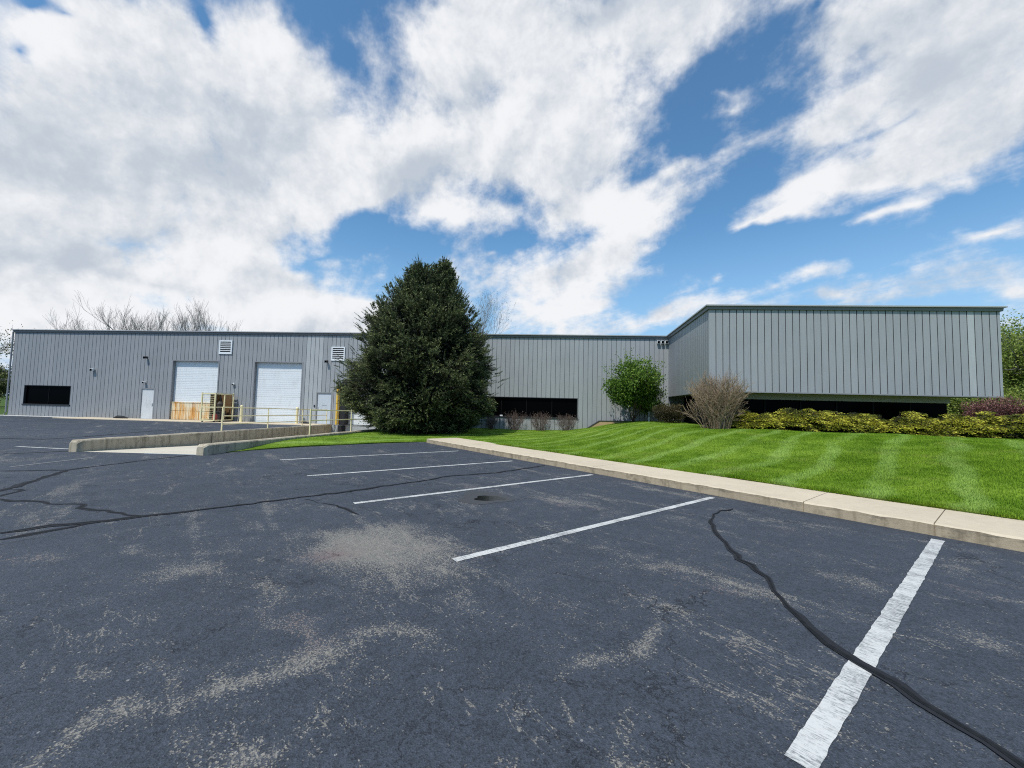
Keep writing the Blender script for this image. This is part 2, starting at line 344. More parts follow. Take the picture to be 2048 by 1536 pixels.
# worn places on the lot, measured
def spot(px, py, rx, ry, rot=0, amp=1.0):
    c = gz(px, py); a = R_(rot)
    e1 = gz(px+rx*math.cos(a), py+rx*math.sin(a))-c; e2 = gz(px-ry*math.sin(a), py+ry*math.cos(a))-c
    # ground ellipse: columns e1,e2 -> inverse rows
    A = np.array([[e1[0], e2[0]], [e1[1], e2[1]]]); I = np.linalg.inv(A)
    return c, (I[0, 0], I[0, 1], 0), (I[1, 0], I[1, 1], 0), amp
SP = [spot(745, 1095, 105, 50, 0, .95), spot(830, 1085, 110, 28, 8, .35), spot(860, 1130, 110, 40, -5, .5), spot(690, 1075, 80, 25, 0, .4),
      spot(330, 1148, 70, 14, -4, .55), spot(400, 1142, 60, 10, 0, .5), spot(515, 1172, 48, 11, 5, .6), spot(310, 1105, 22, 22, 0, .5), spot(100, 1108, 90, 7, -5, .45),
      spot(600, 1250, 26, 60, -35, .6), spot(640, 1320, 90, 24, -8, .85), spot(520, 1365, 90, 14, -17, .75), spot(340, 1405, 70, 14, -14, .7), spot(210, 1445, 70, 10, -20, .65), spot(90, 1500, 90, 14, -20, .45),
      spot(790, 1290, 80, 15, 8, .75), spot(720, 1360, 30, 24, 40, .45), spot(230, 1330, 70, 20, 0, .35), spot(340, 1330, 40, 20, 0, .3), spot(480, 1495, 60, 40, 0, .65), spot(620, 1465, 60, 16, 0, .5), spot(800, 1370, 40, 20, 0, .45), spot(780, 1470, 50, 16, 0, .35),
      spot(1280, 1262, 22, 34, 20, .8), spot(1205, 1305, 55, 14, -20, .75), spot(1370, 1150, 110, 10, 12, .7), spot(1480, 1190, 80, 10, 14, .55), spot(1280, 1515, 70, 24, -8, .8), spot(1700, 1155, 60, 16, 18, .65), spot(1630, 1140, 40, 6, 14, .5),
      spot(1330, 1210, 70, 6, 20, .6), spot(1550, 1255, 50, 7, 14, .5), spot(1940, 1120, 40, 5, 5, .6), spot(1960, 1140, 40, 8, 10, .55), spot(1900, 1260, 80, 7, 14, .4), spot(2000, 1340, 60, 8, 14, .4), spot(1560, 1060, 60, 5, 10, .55), spot(1650, 1060, 50, 4, 8, .5),
      spot(1140, 1000, 120, 5, 13, .5), spot(1300, 975, 70, 4, 11, .5), spot(1500, 1030, 80, 4, 12, .5), spot(930, 975, 40, 5, 8, .45), spot(460, 938, 14, 9, 0, .6), spot(495, 995, 26, 4, 10, .55), spot(640, 1015, 40, 4, 10, .45), spot(900, 1020, 90, 5, 12, .4), spot(1180, 1190, 40, 5, 18, .45),
      spot(1240, 1100, 130, 5, 14, .35), spot(880, 1190, 50, 12, -10, .3), spot(870, 1220, 40, 10, 0, .3), spot(250, 960, 60, 4, -5, .3), spot(60, 918, 90, 3, -5, .4), spot(1100, 1420, 50, 10, 10, .4), spot(1540, 1400, 60, 8, 12, .35), spot(1760, 1500, 50, 8, 10, .4)]
# direction of the curb line in the lot
UC = np.array([.624, -.782]); MC = np.array([.782, .624])
def mat_asphalt():
    m, t, out = newmat('sealed_asphalt'); P = t.pos()
    wear = t.attr('wear')
    # rotated lot axes: along the curb / along the bays
    al = t.vmath('DOT_PRODUCT', P, (UC[0], UC[1], 0)); ac = t.vmath('DOT_PRODUCT', P, (MC[0], MC[1], 0))
    Q = t.comb(t.mul(al, .32), t.mul(ac, 1.6), 0.0)
    st = t.noise(Q, 1.1, 7, .66, .4)
    wear = t.add(t.add(wear, .055), t.mul(t.ss(st, .52, .76), .62))
    # meandering pale scuffs along the curb direction
    for off, wd, am in ((0.0, .010, .5), (4.7, .008, .42)):
        sn = t.noise(t.vmath('ADD', t.comb(t.mul(al, .30), t.mul(ac, 1.0), 0.0), (off, off*1.7, off)), .9, 6, .66, .3)
        ln = t.math('SUBTRACT', 1.0, t.ss(t.math('ABSOLUTE', t.sub(sn, .5)), 0.0, wd))
        wear = t.add(wear, t.mul(t.mul(ln, t.ss(t.noise(t.vmath('ADD', P, (off, 0, 3)), .9, 4, .6), .47, .62)), am))
    big = t.noise(P, .22, 5, .6); mid = t.noise(P, 2.2, 5, .65)
    wear = t.mad(t.sub(t.noise(P, 7.0, 4, .7), .5), .7, t.mad(t.sub(mid, .5), .7, t.mad(wear, 1.0, t.mul(t.sub(big, .5), .3))))
    wear = t.math('MAXIMUM', wear, 0.0)
    # aggregate grain
    vo = t.voro(P, 125.0); cellr = t.sep(vo['Color'])[0]
    vo2 = t.voro(P, 46.0); cellr2 = t.sep(vo2['Color'])[1]
    grain = t.noise(P, 160, 3, .7); grain2 = t.noise(P, 45, 4, .7)
    thr = t.add(t.mul(cellr, .78), t.mul(cellr2, .2))
    speck = t.ss(t.sub(t.mul(wear, .84), t.add(thr, .0)), -.03, .08)
    tone = t.mad(t.sub(grain2, .5), .75, t.mad(t.sub(mid, .5), .5, t.mad(t.sub(big, .5), .5, 1.0)))
    tone = t.mad(t.sub(grain, .5), .9, t.mad(t.sub(cellr2, .5), .34, t.mad(t.sub(t.sep(vo['Color'])[2], .5), .55, tone)))
    c = t.mix(1.0, (.046, .055, .071), t.comb(tone, tone, tone), 'MULTIPLY')
    pale = t.mix(t.sep(vo['Color'])[1], (.15, .14, .12), (.42, .385, .325))
    pale = t.mix(t.ss(t.noise(P, .9, 3), .55, .75), pale, (.24, .16, .15))
    c = t.mix(t.mul(speck, .64), c, pale)
    c = t.mix(t.mul(t.ss(wear, .1, 1.0), .22), c, (.2, .19, .17))
    # scattered tiny pale chips
    vo3 = t.voro(P, 14.0); chip = t.mul(t.math('LESS_THAN', vo3['Distance'], t.mul(t.noise(P, 60, 2), .2)), t.math('GREATER_THAN', t.sep(vo3['Color'])[0], .93))
    c = t.mix(t.mul(chip, .6), c, (.36, .35, .33))
    # hairline cracking, mostly in some areas
    Pc = t.vmath('ADD', P, t.vmath('SCALE', t.vmath('SUBTRACT', t.noise(P, 3.0, 6, .7, 0, True), (.5, .5, .5)), .55))
    vc = t.voro(Pc, .75, 'DISTANCE_TO_EDGE')['Distance']; vc2 = t.voro(Pc, 2.6, 'DISTANCE_TO_EDGE')['Distance']
    k1 = t.mul(t.mul(t.math('LESS_THAN', vc, .0040), t.ss(t.noise(P, .35, 3), .44, .58)), t.ss(t.noise(P, 2.3, 3), .42, .55))
    k2 = t.mul(t.mul(t.math('LESS_THAN', vc2, .010), t.ss(t.noise(t.vmath('ADD', P, (5, 2, 0)), .4, 3), .54, .64)), t.ss(t.noise(P, 3.1, 3), .44, .56))
    crack = t.math('MAXIMUM', k1, k2)
    c = t.mix(t.mul(crack, .8), c, (.012, .012, .014))
    h = t.add(t.mul(vo['Distance'], .6), t.mul(grain, .8))
    nrm = t.bump(t.sub(h, t.mul(crack, 1.5)), .8, .008)
    pbsdf(t, out, c, t.mad(speck, .15, .74), 0, nrm, .32); return m
M_ASPH = mat_asphalt()
def mat_stripe():
    m, t, out = newmat('worn_white_road_paint'); P = t.pos()
    ac = t.vmath('DOT_PRODUCT', P, (MC[0], MC[1], 0)); al = t.vmath('DOT_PRODUCT', P, (UC[0], UC[1], 0))
    sc = t.noise(t.comb(t.mul(al, 7), t.mul(ac, 75), 0.0), 1.0, 4, .7, 1.2)
    n = t.noise(P, 50, 4, .75); b = t.noise(P, 2.2, 4, .6)
    k = t.add(t.mul(sc, .5), t.add(t.mul(n, .3), t.mul(b, .36)))
    c = t.mix(t.ss(k, .46, .64), (.15, .155, .16), (.56, .56, .535))
    pbsdf(t, out, c, .7, 0, t.bump(n, .3, .004), .3); return m
M_STRIPE = mat_stripe()
def mat_tar():
    m, t, out = newmat('black_crack_sealer'); P = t.pos()
    n = t.noise(P, 20, 4, .7); tt = t.attr('tint')
    c = t.mix(t.mul(t.ss(n, .35, .7), .6), (.006, .0065, .008), (.022, .024, .028))
    c = t.mix(tt, c, t.mix(n, (.012, .013, .016), (.026, .028, .033)))
    pbsdf(t, out, c, t.mad(n, .2, .65), 0, t.bump(n, .5, .01), .2); return m
M_TAR = mat_tar()

# ------------------------------------------------------------------ ground, lot, ramp
P0 = np.array([-11.7, 11.1]); N0 = np.array([-8.5, 11.05]); P1 = BF(25.0, 0, 0)[:2]; N1 = BF(30.2, 0, 0)[:2]
def ngon(name, pts, z, mats, kind='structure', zf=None):
    tri = tessellate_polygon([[Vector((p[0], p[1], 0)) for p in pts]])
    me = bpy.data.meshes.new(name); me.from_pydata([(p[0], p[1], z) for p in pts], [], [tuple(f) for f in tri]); me.update()
    for p in me.polygons:
        if p.normal.z < 0: p.flip()
    return tag(link(name, me, None, mats), kind=kind)
D0 = BF(0, 0, 0)[:2]
lot = [(14, -5.65), (14, -30), (-90, -30), BF(-54, .0, 0)[:2], D0, P1, P0, N0, (-8.40, 11.5), (-7.6, 12.75), (-6.75, 14.0), (-5.15, 15.5), (-3.1, 17.0), (-2.9, 16.1), (-3.2, 15.99), (5.86, 4.65)]
def parking_lot():
    pl = np.array(lot); r_ = .7*1.024**np.arange(190); a_ = np.linspace(-1.25, 1.25, 190)
    Gp = np.stack([np.outer(r_, np.sin(a_)).ravel(), np.outer(r_, np.cos(a_)).ravel()], 1)
    keep = np.ones(len(Gp), bool); x, y = Gp[:, 0], Gp[:, 1]; n = len(pl); ins = np.zeros(len(Gp), bool); dmin = np.full(len(Gp), 1e9)
    for i in range(n):
        (xi, yi), (xj, yj) = pl[i], pl[i-1]
        ins ^= ((yi > y) != (yj > y)) & (x < (xj-xi)*(y-yi)/(yj-yi+1e-12)+xi)
        d = np.array([xj-xi, yj-yi]); f = np.clip(((x-xi)*d[0]+(y-yi)*d[1])/(d@d), 0, 1); dmin = np.minimum(dmin, np.hypot(x-xi-f*d[0], y-yi-f*d[1]))
    Gp = Gp[ins & (dmin > .06)]
    pts = [Vector(p) for p in pl]+[Vector(p) for p in Gp]
    r = delaunay_2d_cdt(pts, [(i, (i+1) % n) for i in range(n)], [], 1, 1e-6)
    V = np.array([(v[0], v[1], 0) for v in r[0]]); Fc = np.array([f for f in r[2] if len(f) == 3])
    # wander the blob outlines with a few sines
    wx = V[:, 0]+.10*np.sin(V[:, 1]*3.1+1)+.07*np.sin(V[:, 0]*5.3+V[:, 1]*2.2)+.04*np.sin(V[:, 1]*9.7); wy = V[:, 1]+.10*np.sin(V[:, 0]*2.7)+.07*np.sin(V[:, 1]*4.9-V[:, 0]*2.6+2)+.04*np.sin(V[:, 0]*10.3)
    wear = np.zeros(len(V))
    for c, r1, r2, amp in SP:
        u = (wx-c[0])*r1[0]+(wy-c[1])*r1[1]; v = (wx-c[0])*r2[0]+(wy-c[1])*r2[1]; wear += (.95 if c is SP[0][0] else .78)*amp*np.exp(-(u*u+v*v))
    o = npmesh('parking_lot', V, Fc, M_ASPH)
    at = o.data.attributes.new('wear', 'FLOAT', 'POINT'); at.data.foreach_set('value', wear.astype(np.float32))
    tag(o, kind='structure')
parking_lot()
# earth and grass all the way to the horizon, open where the dock well and lawn lie
def mat_field():
    m, t, out = newmat('rough_grass'); P = t.pos()
    n = t.noise(P, .6, 6, .65); n2 = t.noise(P, 8, 4, .7)
    c = t.mix(n, (.035, .075, .014), (.085, .14, .03)); c = t.mix(t.mul(n2, .4), c, (.05, .07, .02))
    pbsdf(t, out, c, .9, 0, t.bump(n2, .5, .1), .1); return m
M_FIELD = mat_field()
mb = MB(); X0, X1, Y0, Y1 = -14.0, -4.5, 9.5, 28.6
E_ = 1500
for a, b, c_, d in ((-E_, X0, -E_, E_), (X1, E_, -E_, E_), (X0, X1, -E_, Y0), (X0, X1, Y1, E_)):
    mb.quad((a, c_, -.06), (b, c_, -.06), (b, d, -.06), (a, d, -.06))
tag(mb.build('ground', M_FIELD), kind='structure')
# dock ramp
mb = MB(); NSEG = 14
def lerp(a, b, f): return np.array(a)+(np.array(b)-np.array(a))*f
for k in range(NSEG):
    f0, f1 = k/NSEG, (k+1)/NSEG
    za, zb = -.98*f0**1.05+.004, -.98*f1**1.05+.004
    l0, l1, r0, r1 = lerp(P0, P1, f0), lerp(P0, P1, f1), lerp(N0, N1, f0), lerp(N0, N1, f1)
    mb.quad((*l0, za), (*r0, za), (*r1, zb), (*l1, zb))
tag(mb.build('ramp', M_RAMP), kind='structure')
def retaining(name, a, b, za, zb, side, label):
    d = unit((b-a)[None])[0]; m_ = np.array([d[1], -d[0]])*side; th = .3
    r = empty(name, (a[0], a[1], 0), label, 'retaining wall')
    mb = MB(); n = 16
    prof = []
    for k in range(n+1):
        f = k/n; p = lerp(a, b, f); zt = za+(zb-za)*f; zb_ = -.15-1.0*f
        if k == 0: p = p-d*.0
        o = p+m_*th; wob = .006*math.sin(k*2.1)
        prof.append([(p[0], p[1], zb_), (p[0], p[1], zt-.03+wob), (*(p+m_*.03), zt+wob), (*(o-m_*.03), zt+wob), (o[0], o[1], zt-.03+wob), (o[0], o[1], zb_)])
    # rounded nose
    p = a-d*.10; o = p+m_*th
    nose = [(*(p+m_*.05), -.15), (*(p+m_*.05), za-.10), (*(p+m_*.09), za-.06), (*(o-m_*.09), za-.06), (*(o-m_*.05), za-.10), (*(o-m_*.05), -.15)]
    prof.insert(0, nose)
    for k in range(len(prof)-1):
        for j in range(5): mb.quad(prof[k][j], prof[k][j+1], prof[k+1][j+1], prof[k+1][j])
    mb.poly(prof[0]); mb.poly(prof[-1][::-1])
    mb.build('wall_body', M_WALLC, r)
    # vertical construction joints as thin dark reveals
    for f in ((.30, .56, .8) if side < 0 else (.33, .66)):
        p = lerp(a, b, f); zt = za+(zb-za)*f; q = p-m_*.002; jb = MB()
        fr = lambda s_, t_, z: np.array([*(q+d*s_-m_*t_), z])
        jb.box(fr, -.012, .012, 0, .003, -.15-f+.02, zt-.03)
        jb.build('joint', M_DARKTRIM, r)
    return r
retaining('retaining_wall', P0, P1, .32, .01, -1, 'longer stained concrete wall on the far side of the truck ramp carrying a yellow railing')
retaining('retaining_wall', N0, N1, .29, .04, 1, 'low concrete wall between the truck ramp and the grass by the spruce')

# concrete strip and gravel along the long wall
mb = MB(); mb.box(BF, 6.2, 24.6, 0.0, 1.9, -.05, .035)
mb.box(BF, 24.6, 25.0-.32, 0.0, 1.9, -.05, .034)
tag(mb.build('apron', M_CONC, bevel=.01), kind='structure')
mb = MB(); mb.box(BF, -16, 6.2, .02, .75, -.03, .02); tag(mb.build('gravel_strip', M_GRAVEL), kind='structure')
# sidewalk: slabs along the lot edge
def sidewalk():
    mb = MB(); a = np.array([-3.40, 16.24]); b = np.array([5.86, 4.65]); d = unit((b-a)[None])[0]; m_ = np.array([-d[1], d[0]])
    if m_@np.array([.779, .628]) < 0: m_ = -m_
    L = 24.0; j = [0.0]; 
    marks = [gz(1180, 947)[:2], gz(1600, 1027)[:2], gz(1868, 1075)[:2]]
    for q in marks: j.append(float((q-a)@d))
    j = [0.0, 2.9, 5.9] + j[1:]
    j = sorted(set(round(v, 2) for v in j)); j = [v for i, v in enumerate(j) if i == 0 or v-j[i-1] > 1.0]
    while j[-1] < L: j.append(j[-1]+1.5)
    def P(s_, w_, z): q = a+d*s_+m_*w_; return (q[0], q[1], z)
    Wd = 1.42
    for i in range(len(j)-1):
        s0, s1 = j[i]+.006, j[i+1]-.006
        n = max(2, int((s1-s0)/.12)); prev = None
        for k in range(n+1):
            s_ = s0+(s1-s0)*k/n; w0 = .05*max(0, 1-s_/.5)**2 if i == 0 else 0
            chip = .010+.016*rng.random(); z = .155+.003*math.sin(s_*1.3)
            wob = .008*(rng.random()-.5)
            ring = [P(s_, w0+.012+wob, -.05), P(s_, w0+.010+wob, z-.05-.02*rng.random()), P(s_, w0+.006, z-chip), P(s_, w0+chip+.008, z), P(s_, Wd, z), P(s_, Wd, -.05)]
            if prev:
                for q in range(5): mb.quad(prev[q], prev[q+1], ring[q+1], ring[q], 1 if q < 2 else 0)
            else: mb.poly(ring, 0)
            prev = ring
        mb.poly(prev[::-1], 0)
    # dark joint filler just under the slabs
    mb.hexa([P(.02, .03, -.05), P(L, .03, -.05), P(L, Wd-.02, -.05), P(.02, Wd-.02, -.05)], [P(.02, .03, .13), P(L, .03, .13), P(L, Wd-.02, .13), P(.02, Wd-.02, .13)], 1)
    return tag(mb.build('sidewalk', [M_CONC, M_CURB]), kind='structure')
sidewalk()

# ------------------------------------------------------------------ painted lines and tar seams
def stripe(pa, pb, w, label, group='painted bay lines along the sidewalk', faded=False, z=.004):
    a, b = gz(*pa)[:2], gz(*pb)[:2]; d = unit((b-a)[None])[0]; m_ = np.array([-d[1], d[0]]); L = np.linalg.norm(b-a)
    n = max(6, int(L/.025)); sm = np.array([.25, .5, .25]); Lf = np.convolve(rng.normal(0, w*.03, n+1), sm, 'same'); Rt = np.convolve(rng.normal(0, w*.03, n+1), sm, 'same')
    mb = MB()
    for k in range(n):
        q = []
        for kk, sgn, ar in ((k, -1, Lf), (k, 1, Rt), (k+1, 1, Rt), (k+1, -1, Lf)):
            p = a+d*(L*kk/n)+m_*(sgn*w/2+ar[kk]); q.append((p[0], p[1], z))
        mb.quad(*q)
    return tag(mb.build('parking_line', M_STRIPE if not faded else M_FADED), label, 'parking line', group)
M_FADED = paint('nearly_worn_off_paint', (.16, .165, .165), .8, 0, .5, 12)
stripe((1876, 1080), (1600, 1530), .115, 'nearest and widest white bay line, crossed by the black tar seam')
stripe((1425, 995), (908, 1121), .10, 'second white bay line from the camera, ending beside the pale worn patch')
stripe((1185, 949.5), (708, 1007), .10, 'white bay line touching the dark damp patch')
stripe((1025, 922), (614, 952), .10, 'thin white bay line second from the spruce')
stripe((917, 902), (560, 920), .10, 'farthest white bay line, just short of the end of the sidewalk')
stripe((32, 893), (156, 899), .10, 'short bright white line leading to the end of the ramp wall', 'painted lines on the far left lot')
stripe((20, 934), (186, 915), .09, 'faint worn line on the left lot above the black tar seam', 'painted lines on the far left lot', True)
stripe((60, 849), (175, 846), .14, 'faint worn line far left in front of the wide black window', 'painted lines on the far left lot', True)
stripe((360, 866), (420, 868.5), .1, 'short pale line behind the far ramp wall', 'painted lines on the far left lot')
def seam(px, w, label, z=.003, halo=True):
    pts = [gz(*p)[:2] for p in px]; P = [pts[0]]
    for i in range(len(pts)-1):                # resample with a little wander
        L = np.linalg.norm(pts[i+1]-pts[i]); n = max(1, int(L/.12)); d = unit((pts[i+1]-pts[i])[None])[0]; m_ = np.array([-d[1], d[0]])
        for k in range(1, n+1):
            j = rng.normal(0, .02) if k < n else 0
            P.append(lerp(pts[i], pts[i+1], k/n)+m_*j)
    P = np.array(P); T = unit(np.gradient(P, axis=0)); Nn = np.stack([-T[:, 1], T[:, 0]], 1); n = len(P)
    ws = np.interp(np.linspace(0, 1, n), np.linspace(0, 1, len(w)), w)*(1+np.convolve(rng.normal(0, .55, n+4), np.ones(5)/5, 'valid')+rng.normal(0, .10, n)); ws = np.maximum(ws*(.95 if n > 4 else 1), .006)
    if n > 4: ws[0] *= .3; ws[-1] *= .3
    mb = MB()
    for (k_, zz, tn) in (((1.0, z, 1.0), (.34, z+.002, 0.0)) if halo else ((1.0, z, 0.0),)):
        off = np.convolve(rng.normal(0, .25, n), np.ones(5)/5, 'same')*ws*(0 if k_ == 1.0 else 1)
        for k in range(n-1):
            a0 = P[k]+Nn[k]*(ws[k]*k_/2+off[k]); a1 = P[k]-Nn[k]*(ws[k]*k_/2-off[k]); b0 = P[k+1]+Nn[k+1]*(ws[k+1]*k_/2+off[k+1]); b1 = P[k+1]-Nn[k+1]*(ws[k+1]*k_/2-off[k+1])
            mb.quad((*a0, zz), (*a1, zz), (*b1, zz), (*b0, zz), 0, tn)
    return tag(mb.build('tar_seam', M_TAR), label, 'tar seam', 'black tar crack seams in the asphalt')
seam([(0, 1067), (98, 1052), (176, 1045.6), (254, 1036.8), (312, 1030), (400, 1020), (459, 1013), (586, 997), (684, 985), (801, 968), (859, 960), (894, 953), (1000, 945), (1090, 931)], [.11, .10, .08, .07, .09, .09], 'long black tar seam crossing the lot from the left edge to the sidewalk', z=.006)
seam([(0, 1080), (98, 1062), (176, 1047.5), (215, 1043)], [.10, .09, .05], 'short tar strip at the left edge merging into the long seam')
seam([(0, 983), (88, 955), (137, 940), (207, 931), (293, 920.6), (383, 910)], [.17, .15, .10, .10], 'tar seam running from the left edge to the end of the near ramp wall')
seam([(0, 942), (60, 941.5), (137, 939.8)], [.10, .09], 'thin level tar strip meeting the seam to the ramp at the left edge')
seam([(0, 993), (25, 986), (47, 981), (20, 979.5)], [.08, .07, .05], 'hook-shaped tar strip at the left edge', halo=False)
seam([(0, 998), (20, 1002.6), (78, 1003), (121, 1008.5), (168, 1008.5), (158, 1016), (215, 1021), (252, 1030), (295, 1031.5)], [.08, .06, .07, .05], 'crooked tar strip with a kink, above the long seam on the left')
seam([(1466, 1018), (1440, 1022), (1427, 1029), (1420, 1045), (1435, 1070), (1460.6, 1101), (1512, 1142), (1563, 1198), (1619, 1254.5), (1660, 1290), (1716, 1326), (1798, 1372), (1901, 1444), (2048, 1537), (2140, 1610)], [.045, .045, .045, .048, .05, .055, .065, .07], 'winding black tar seam on the right that crosses the nearest bay line', z=.008)
seam([(608, 998), (660, 1009), (690, 1017), (717, 1029)], [.05, .07, .05], 'short detached tar strip left of the third bay line')
seam([(0, 877), (90, 878.6), (170, 873.5), (300, 862.5), (420, 855)], [.14, .12, .12], 'far tar seam behind the ramp wall, left side of the lot', halo=False)
seam([(0, 908), (80, 905), (160, 901)], [.10, .10], 'tar strip ending at the nose of the far ramp wall', halo=False)
# damp patch with a little standing water
def puddle():
    c = gz(965, 996)[:2]; r = empty('damp_patch', (c[0], c[1], 0), 'dark damp oval patch in the asphalt beside the third bay line', 'damp patch')
    m1, t, o1 = newmat('damp_asphalt'); pbsdf(t, o1, t.mix(t.noise(t.pos(), 40, 4, .7), (.028, .03, .034), (.06, .062, .066)), .6)
    m2, t, o2 = newmat('standing_water'); pbsdf(t, o2, (.012, .012, .013), .12, 0, None, .5)
    for nm, cx, cy, rx, ry, z, m_ in (('damp_edge', 968, 996, 52, 13, .003, m1), ('water', 978, 997, 30, 5, .005, m2)):
        pts = []
        for k in range(40):
            a = 2*math.pi*k/40; q = 1+.13*math.sin(3*a+1)+.07*math.sin(5*a); pts.append((*gz(cx+rx*q*math.cos(a), cy+ry*q*math.sin(a))[:2], z))
        mb = MB(); mb.poly(pts); mb.build(nm, m_, r)
puddle()

# ------------------------------------------------------------------ the building
bl = empty('industrial_building', BF(0, 0, 0), 'long low grey ribbed-metal industrial building with a projecting upper wing on the right', 'building')
FT = .305
# openings (s0, s1, z0, z1)
OP = [(1.18, 4.98, .86, 2.27), (10.57, 11.6, 0, 2.22), (12.85, 16.40, 0, 4.27), (19.08, 22.63, 0, 4.26), (23.80, 24.86, 0, 2.19), (26.15, 28.95, 0, 3.0), (35.0, 41.75, .87, 2.19)]
def siding(mb, fr, L, z0f, z1, ops, tintf, ph=0.0, gw=.026, gd=.022):
    br = {0.0, L}
    s_ = ph
    gs = []
    while s_ < L:
        gs.append((s_-gw/2, s_+gw/2)); s_ += FT
    for g in gs:
        for q in g:
            if 0 < q < L: br.add(q)
    for o in ops: br.add(o[0]); br.add(o[1])
    br = sorted(br)
    for a, b in zip(br[:-1], br[1:]):
        if b-a < 1e-5: continue
        mid = (a+b)/2; isg = any(g[0] < mid < g[1] for g in gs); z0 = z0f(mid)
        iv = [(z0, z1)]
        for o in ops:
            if o[0] < mid < o[1]:
                nw = []
                for (u, v) in iv:
                    if o[2] > u: nw.append((u, min(v, o[2])))
                    if o[3] < v: nw.append((max(u, o[3]), v))
                iv = [q for q in nw if q[1]-q[0] > 1e-4]
        tn = tintf(mid) + random.uniform(-.05, .05)
        for (u, v) in iv:
            if isg:
                mb.quad(fr(a, -gd, u), fr(b, -gd, u), fr(b, -gd, v), fr(a, -gd, v), 1)
                mb.quad(fr(a, 0, u), fr(a, -gd, u), fr(a, -gd, v), fr(a, 0, v), 1); mb.quad(fr(b, -gd, u), fr(b, 0, u), fr(b, 0, v), fr(b, -gd, v), 1)
            else:
                mb.quad(fr(a, 0, u), fr(b, 0, u), fr(b, 0, v), fr(a, 0, v), 0, tn)
def tl(s_):
    base = np.interp(s_, [0, 12, 20, 26, 36, 48], [.36, .38, .52, .60, .66, .66])
    if 22.75 < s_ < 24.0: base += .36
    return float(base)
mb = MB(); siding(mb, BF, LW, lambda s_: -.02 if not 25.0 < s_ < 30.2 else -.02, 6.28, OP, tl)
mb.build('wall', [M_SIDE, M_GROOVE], bl)
mb = MB(); siding(mb, S_AB, L_AB, lambda s_: 2.46, 6.28, [], lambda s_: .55, .1); o = mb.build('wing_side_wall', [M_SIDE, M_GROOVE], bl)
mb = MB(); siding(mb, S_BC, L_BC, lambda s_: 2.48, 6.28, [], lambda s_: .60 if not 10.98 < s_ < 11.27 else 1.0, .30, .034, .03); mb.build('wing_front_wall', [M_SIDE, M_GROOVE], bl)
# wing returns: far right side and rear, plus left end of the long block
C2 = CC[:2]+(CC-BB)[:2][::-1]*np.array([-1, 1])/np.linalg.norm((CC-BB)[:2])*22
RCf, RCl = framer(CC, C2)
mb = MB(); siding(mb, RCf, RCl, lambda s_: 2.48, 6.28, [], lambda s_: .5, .2); mb.build('wing_end_wall', [M_SIDE, M_GROOVE], bl)
LE, LEl = framer(BF(0, -40, 0), BF(0, 0, 0))
mb = MB(); siding(mb, LE, LEl, lambda s_: -.02, 6.28, [], lambda s_: .35, .2); mb.build('end_wall', [M_SIDE, M_GROOVE], bl)
# roof, rear, dark core so that nothing shows through
BK = [BF(0, -40, 0), BF(LW+12, -40, 0)]
mb = MB(); rp = [DD, AA, BB, CC, np.array([C2[0], C2[1], 0]), BK[1], BK[0]]
mb.poly([(p[0], p[1], 6.22) for p in rp]); mb.build('roof', M_TRIM, bl)
mb = MB(); mb.quad(BF(0, -40, 0), BF(LW+12, -40, 0), BF(LW+12, -40, 6.2), BF(0, -40, 6.2)); mb.build('rear_wall', M_TRIM, bl)
# bottom trims of the wing and its soffit
mb = MB(); mb.box(S_BC, -.012, L_BC+.012, -.06, .012, 2.425, 2.48); mb.box(S_AB, 0.02, L_AB-.064, -.06, .012, 2.415, 2.46); mb.build('base_trim', M_TRIM, bl)
mb = MB(); mb.poly([(*AA[:2], 2.45), (*BB[:2], 2.45), (*CC[:2], 2.45), (*C2, 2.45), (*(C2+(AA-BB)[:2]*0-np.array([12, 0])), 2.45)]); mb.build('soffit', M_TRIM, bl)
# coping, swept round the parapet
def coping():
    path = [BF(0, -40, 0), DD, AA, BB, CC, np.array([C2[0], C2[1], 0])]
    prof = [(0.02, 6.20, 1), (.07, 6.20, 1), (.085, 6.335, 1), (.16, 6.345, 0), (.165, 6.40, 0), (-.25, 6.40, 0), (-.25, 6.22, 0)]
    rings = []
    for i, p in enumerate(path):
        p = np.array(p[:2]); dp = unit((p-np.array(path[i-1][:2]))[None])[0] if i > 0 else None
        dn = unit((np.array(path[i+1][:2])-p)[None])[0] if i < len(path)-1 else None
        n1 = np.array([dp[1], -dp[0]]) if dp is not None else None; n2 = np.array([dn[1], -dn[0]]) if dn is not None else None
        if n1 is None: b = n2
        elif n2 is None: b = n1
        else: b = (n1+n2); b = b/(b@n1)
        rings.append([(*(p+b*q[0]), q[1]) for q in prof])
    mb = MB()
    for i in range(len(rings)-1):
        for j in range(len(prof)-1):
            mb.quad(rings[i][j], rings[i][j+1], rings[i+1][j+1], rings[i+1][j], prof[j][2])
    mb.build('coping', [M_COPL, M_COPD], bl)
